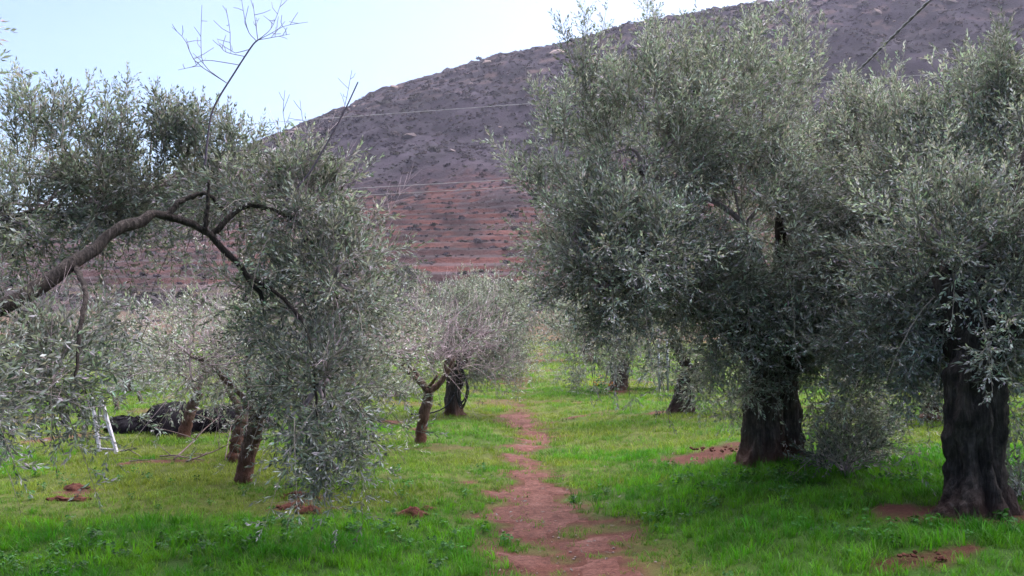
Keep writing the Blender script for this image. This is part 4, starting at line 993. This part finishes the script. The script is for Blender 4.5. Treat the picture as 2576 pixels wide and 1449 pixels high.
# clods and molehills of red earth
ico = bpy_ico()
def mound(px, py, w, h, lab):
    h *= .75; p = on_ground(px, py); e = empty('soil_mound', p, lab, 'soil mound', 'red soil mounds in the grass')
    nr, na = 7, 16; mb = MB(); th = np.arange(na) * 6.283 / na
    vv = [p + [0, 0, h]]
    for r_ in range(1, nr + 1):
        t = r_ / nr; rad = w * t * (1 + .25 * np.sin(3 * th + px) + .12 * rng.normal(size=na)); z = h * (1 - t ** 1.6) + rng.normal(0, h * .12, na) * (1 - t) - .02 * (t == 1)
        vv += [p + [rad[k] * math.cos(th[k]), rad[k] * .75 * math.sin(th[k]), z[k]] for k in range(na)]
    f = [[0, 1 + k, 1 + (k + 1) % na] for k in range(na)]
    for r_ in range(nr - 1):
        for k in range(na):
            a, b_ = 1 + r_ * na + k, 1 + r_ * na + (k + 1) % na; f += [[a, a + na, b_ + na], [a, b_ + na, b_]]
    if h > .028: mb.add(vv, f); mb.build('heap', M_CLOD, e)
    for k in range(8 + int((30 if h > .028 else 90) * w)):
        a = rng.uniform(0, 6.28); q = p + np.array([math.cos(a) * w * rng.uniform(.3, 1.25), math.sin(a) * w * rng.uniform(.1, .8), .012]); s = rng.uniform(.012, .03) * .75
        mb = MB(); mb.add(ico[0] * s * rng.uniform(.7, 1.2, (12, 1)) * [1, 1, .75] + q, ico[1]); mb.build('clod', M_CLOD, e, smooth=False)
for a in [(75, 489, .13, .07, 'largest red molehill on the far left, in front of the ladder'), (59, 500, .09, .05, 'small red molehill left below the largest far left one'), (78, 500, .11, .05, 'flat red molehill right below the largest far left one'),
          (298, 496, .14, .06, 'red soil mound below the hanging olive twigs, upper of three'), (291, 508, .12, .06, 'red soil mound below the hanging olive twigs, lower left of three'), (312, 513, .12, .08, 'red soil mound below the hanging olive twigs, lower right of three'),
          (413, 516, .12, .10, 'steep dark red clod heap alone in the grass left of the path'), (427, 510, .06, .05, 'tiny red clod heap just right of the steep dark one'), (722, 450, .30, .03, 'broad heap of dug red earth left of the split trunk'), (930, 562, .16, .03, 'red clod heap at the lower right corner below the massive trunk')]:
    mound(*a)

# orange flowering clumps beside the path
def flowers(px, py, w, n, lab):
    p = on_ground(px, py); e = empty('flower_clump', p, lab, 'flowers', 'orange flower clumps')
    M_OR = bpy.data.materials.get('orange_petals') or simple_mat('orange_petals', (0.62, 0.22, 0.02), 0.6, 0.2, 0.25, 40)
    lf = MB(); fw = MB()
    for k in range(70):
        a = rng.uniform(0, 6.28); r_ = w * math.sqrt(rng.uniform()); c = p + [math.cos(a) * r_, math.sin(a) * r_, rng.uniform(.01, .22)]; A, B, D = frames(rng.normal(size=3)); s = .035
        lf.add([c - A * s, c - B * s * .5, c + A * s, c + B * s * .5], [[0, 1, 2], [0, 2, 3]], np.array([.035, .10, .02]) * rng.uniform(.6, 1.4))
    lf.build('leaves', M_PLANT, e, smooth=False, kind='stuff')
    for k in range(n):
        a = rng.uniform(0, 6.28); r_ = w * math.sqrt(rng.uniform()); c = p + [math.cos(a) * r_, math.sin(a) * r_, rng.uniform(.2, .27)]
        th = np.arange(8) * .785; mb = MB(); ring = c + .028 * np.stack([np.cos(th), np.sin(th), 0 * th + .25], -1)
        fw.add(np.concatenate([[c], ring]), [[0, 1 + q, 1 + (q + 1) % 8] for q in range(8)])
    fw.build('blossoms', M_OR, e, kind='stuff')
flowers(603, 395, .30, 26, 'wider clump of orange flowers beside the knobbly olive trunk')
flowers(602, 387, .17, 12, 'smaller clump of orange flowers behind the wider one')

# a young low olive sucker between the two old trunks, lying branch
def bush(name, label, cat, base, w, h, n, seed, kind, tone, cols=None, mat=None, spray=.35):
    r_ = np.random.default_rng(seed); e = empty(name, base, label, cat)
    mb = MB(); S = base + np.stack([r_.normal(0, w * .3, n), r_.normal(0, w * .3, n), r_.uniform(0.0, h * .6, n)], -1)
    D = (S - base) * [1, 1, .3] + [0, 0, .35] + r_.normal(0, .3, S.shape)
    add_sprays(mb, r_, S, D, spray * r_.uniform(.6, 1.3, n), r_.uniform(.1, .5, n), kind, 9, 1.0, tone=tone); mb.build('foliage', mat or M_LEAF, e, smooth=False, kind='stuff')
    st = MB()
    for k in range(min(n, 14)): tube(st, bez(base + r_.normal(0, .02, 3) * [1, 1, 0], (base + S[k]) / 2 + [0, 0, .05], S[k], 5), np.linspace(.012, .005, 5), 4, cap=False)
    st.build('stems', M_TWIG, e, kind='stuff')
    return e
bush('olive_sucker', 'low grey green olive suckers growing between the two big right trunks', 'olive shoots', on_ground(845, 476), .5, .34, 22, 71, 'fine', .5)
bush('olive_sucker', 'thin olive suckers at the right foot of the massive trunk', 'olive shoots', on_ground(1018, 500), .25, .45, 10, 72, 'fine', .9)
bush('dry_bush', 'low grey dry bush in the grass left of the young forked tree', 'bush', on_ground(393, 396), .8, .35, 40, 73, 'mid', .9, spray=.4)
# bushes one can single out at the foot of the hill
def hill_bush(px, py, w, h, lab, tone, seed, n=50):
    v = ray(px, py); lo, hi = 60.0, 400.0
    for k in range(60):
        m_ = (lo + hi) / 2; q = CAM + v * (m_ / v[1])
        if q[2] > float(terrain(q[0], q[1])): lo = m_
        else: hi = m_
    q = CAM + v * (hi / v[1]); q[2] = float(terrain(q[0], q[1]))
    r_ = np.random.default_rng(seed); e = empty('hill_bush', q, lab, 'bush', 'bushes at the foot of the hill')
    mb = MB(); S, D, g = blob_sprays(r_, q + [0, 0, h * .5], (w * .5, w * .5, h * .45), n)
    add_sprays(mb, r_, S, D, np.full(n, .3 * h), g, 'far', 7, 2.2 * h / 2, r0=.02, tone=tone); mb.build('foliage', M_LEAF, e, smooth=False, kind='stuff')
    st = MB()
    for k in range(6): tube(st, bez(q, (q + S[k]) / 2, S[k], 4), [.08, .06, .04, .02], 4, cap=False)
    st.build('stems', M_TWIG, e, kind='stuff')
hill_bush(402, 291, 5.2, 3.4, 'rounded dark green bush at the foot of the hill, above the young forked tree', .42, 81, 110)
hill_bush(475, 288, 2.6, 1.6, 'small brown green bush on the hill field right of the dark rounded one', .4, 82)
hill_bush(545, 289, 2.8, 1.4, 'low dark bush on the hill field nearest the right hand crown', .4, 83)
hill_bush(448, 297, 3.2, 1.5, 'yellowish bush below the hill field, above the silvery olives', .6, 84)
hill_bush(396, 140, 2.2, 1.6, 'lone bush', .35, 85) if False else None

# power cables
def wire(a, b_, sag, r_, m, lab, sides=6, n=40):
    t = np.linspace(0, 1, n)[:, None]; p = a + (b_ - a) * t; p[:, 2] -= sag * 4 * t[:, 0] * (1 - t[:, 0])
    mb = MB(); tube(mb, p, r_, sides); o = mb.build('overhead_wire', m, origin=a); return tag(o, lab, 'wire', 'overhead wires')
def ext(p, q, k0, k1): return p + (p - q) * k0, q + (q - p) * k1
for (pa, pb, da, db, lab) in [((370, 187.5), (543, 178), 60, 60, 'upper of the close pair of pale wires across the red slope'), ((352, 196), (543, 185.5), 60, 60, 'lower of the close pair of pale wires across the red slope'), ((318, 119), (545, 102.5), 62, 62, 'single pale wire highest across the purple slope')]:
    a, b_ = ext(P(*pa, da), P(*pb, db), 4.0, 4.5); wire(a, b_, 0.0, 0.015, M_WIRE, lab)
ca, cb = P(936, -6, 10), P(820, 108, 14.5)
a, b_ = ext(ca, cb, 1.2, .25)
e = empty('twisted_cable', a, 'thick black twisted cable slanting down into the right hand crowns', 'cable')
t = np.linspace(0, 1, 260)[:, None]; p = a + (b_ - a) * t; L_ = np.linalg.norm(b_ - a); A, B, D = frames((b_ - a)[None]); 
for k in range(2):
    ph = t * L_ / .42 * 6.283 + k * math.pi; mb = MB(); tube(mb, p + .008 * (np.cos(ph) * A + np.sin(ph) * B), .0085, 6); mb.build('strand', M_CABLE, e)

# pebbles and leaf litter on the path
mb = MB(); n = 170
y = rng.uniform(4.6, 13, n * 2); x = path_mid(y) + rng.normal(0, .55, n * 2); ok = bareness(x, y) > .4; x, y = x[ok][:n], y[ok][:n]
for px_, py_ in zip(x, y):
    s = .004 + .008 * rng.uniform() ** 3; c = np.array([px_, py_, float(ground_z(px_, py_)) + .008]); mb.add(ico[0] * s * rng.uniform(.6, 1.3, (12, 1)) * [1.2, 1, .7] + c, ico[1], (1, 1, 1))
o = mb.build('pebbles', M_STONE, smooth=False); tag(o, 'small pale pebbles strewn over the red path', 'pebbles', kind='stuff')
lit = MB(); n = 380
y = rng.uniform(4.6, 14, n); x = path_mid(y) + rng.normal(0, .9, n); z = ground_z(x, y) + .012
A, B, D = frames(np.stack([rng.normal(0, .25, n), rng.normal(0, .25, n), np.ones(n)], -1)); ro = rng.uniform(0, 6.28, n)[:, None]; a = A * np.cos(ro) + B * np.sin(ro); b_ = np.cross(D, a); c = np.stack([x, y, z], -1)
vv = np.stack([c - a * .028, c - b_ * .007, c + a * .028, c + b_ * .007], 1); ff = np.array([[0, 1, 2], [0, 2, 3]])[None] + (np.arange(n) * 4)[:, None, None]
cc = np.array([(.06, .045, .03), (.09, .075, .06), (.04, .035, .025), (.07, .04, .025)])[rng.integers(0, 4, n)]
lit.add(vv.reshape(-1, 3), ff.reshape(-1, 3), np.repeat(cc, 4, 0)); o = lit.build('leaf_litter', M_LEAF, smooth=False); tag(o, 'fallen dry olive leaves scattered along the path', 'leaf litter', kind='stuff')

# ------------------------------------------------------------------ air
HAZE = 0.00012
if HAZE:
    mb = MB(); x0, x1, y0, y1, z0, z1 = -910, 910, -910, 770, -2.0, 216.0
    mb.quads([[x0, y0, z0], [x1, y0, z0], [x1, y1, z0], [x0, y1, z0], [x0, y0, z1], [x1, y0, z1], [x1, y1, z1], [x0, y1, z1]], [[3, 2, 1, 0], [4, 5, 6, 7], [0, 1, 5, 4], [1, 2, 6, 5], [2, 3, 7, 6], [3, 0, 4, 7]])
    m, nt, out = mat_new('haze_air'); pv = N(nt, 'ShaderNodeVolumePrincipled'); pv.inputs['Color'].default_value = (0.80, 0.80, 1.0, 1); pv.inputs['Density'].default_value = HAZE; pv.inputs['Anisotropy'].default_value = 0.3
    nt.links.new(pv.outputs[0], out.inputs['Volume'])
    o = mb.build('haze', m, smooth=False); tag(o, 'thin bluish haze filling the air before the hill', 'haze', kind='stuff')
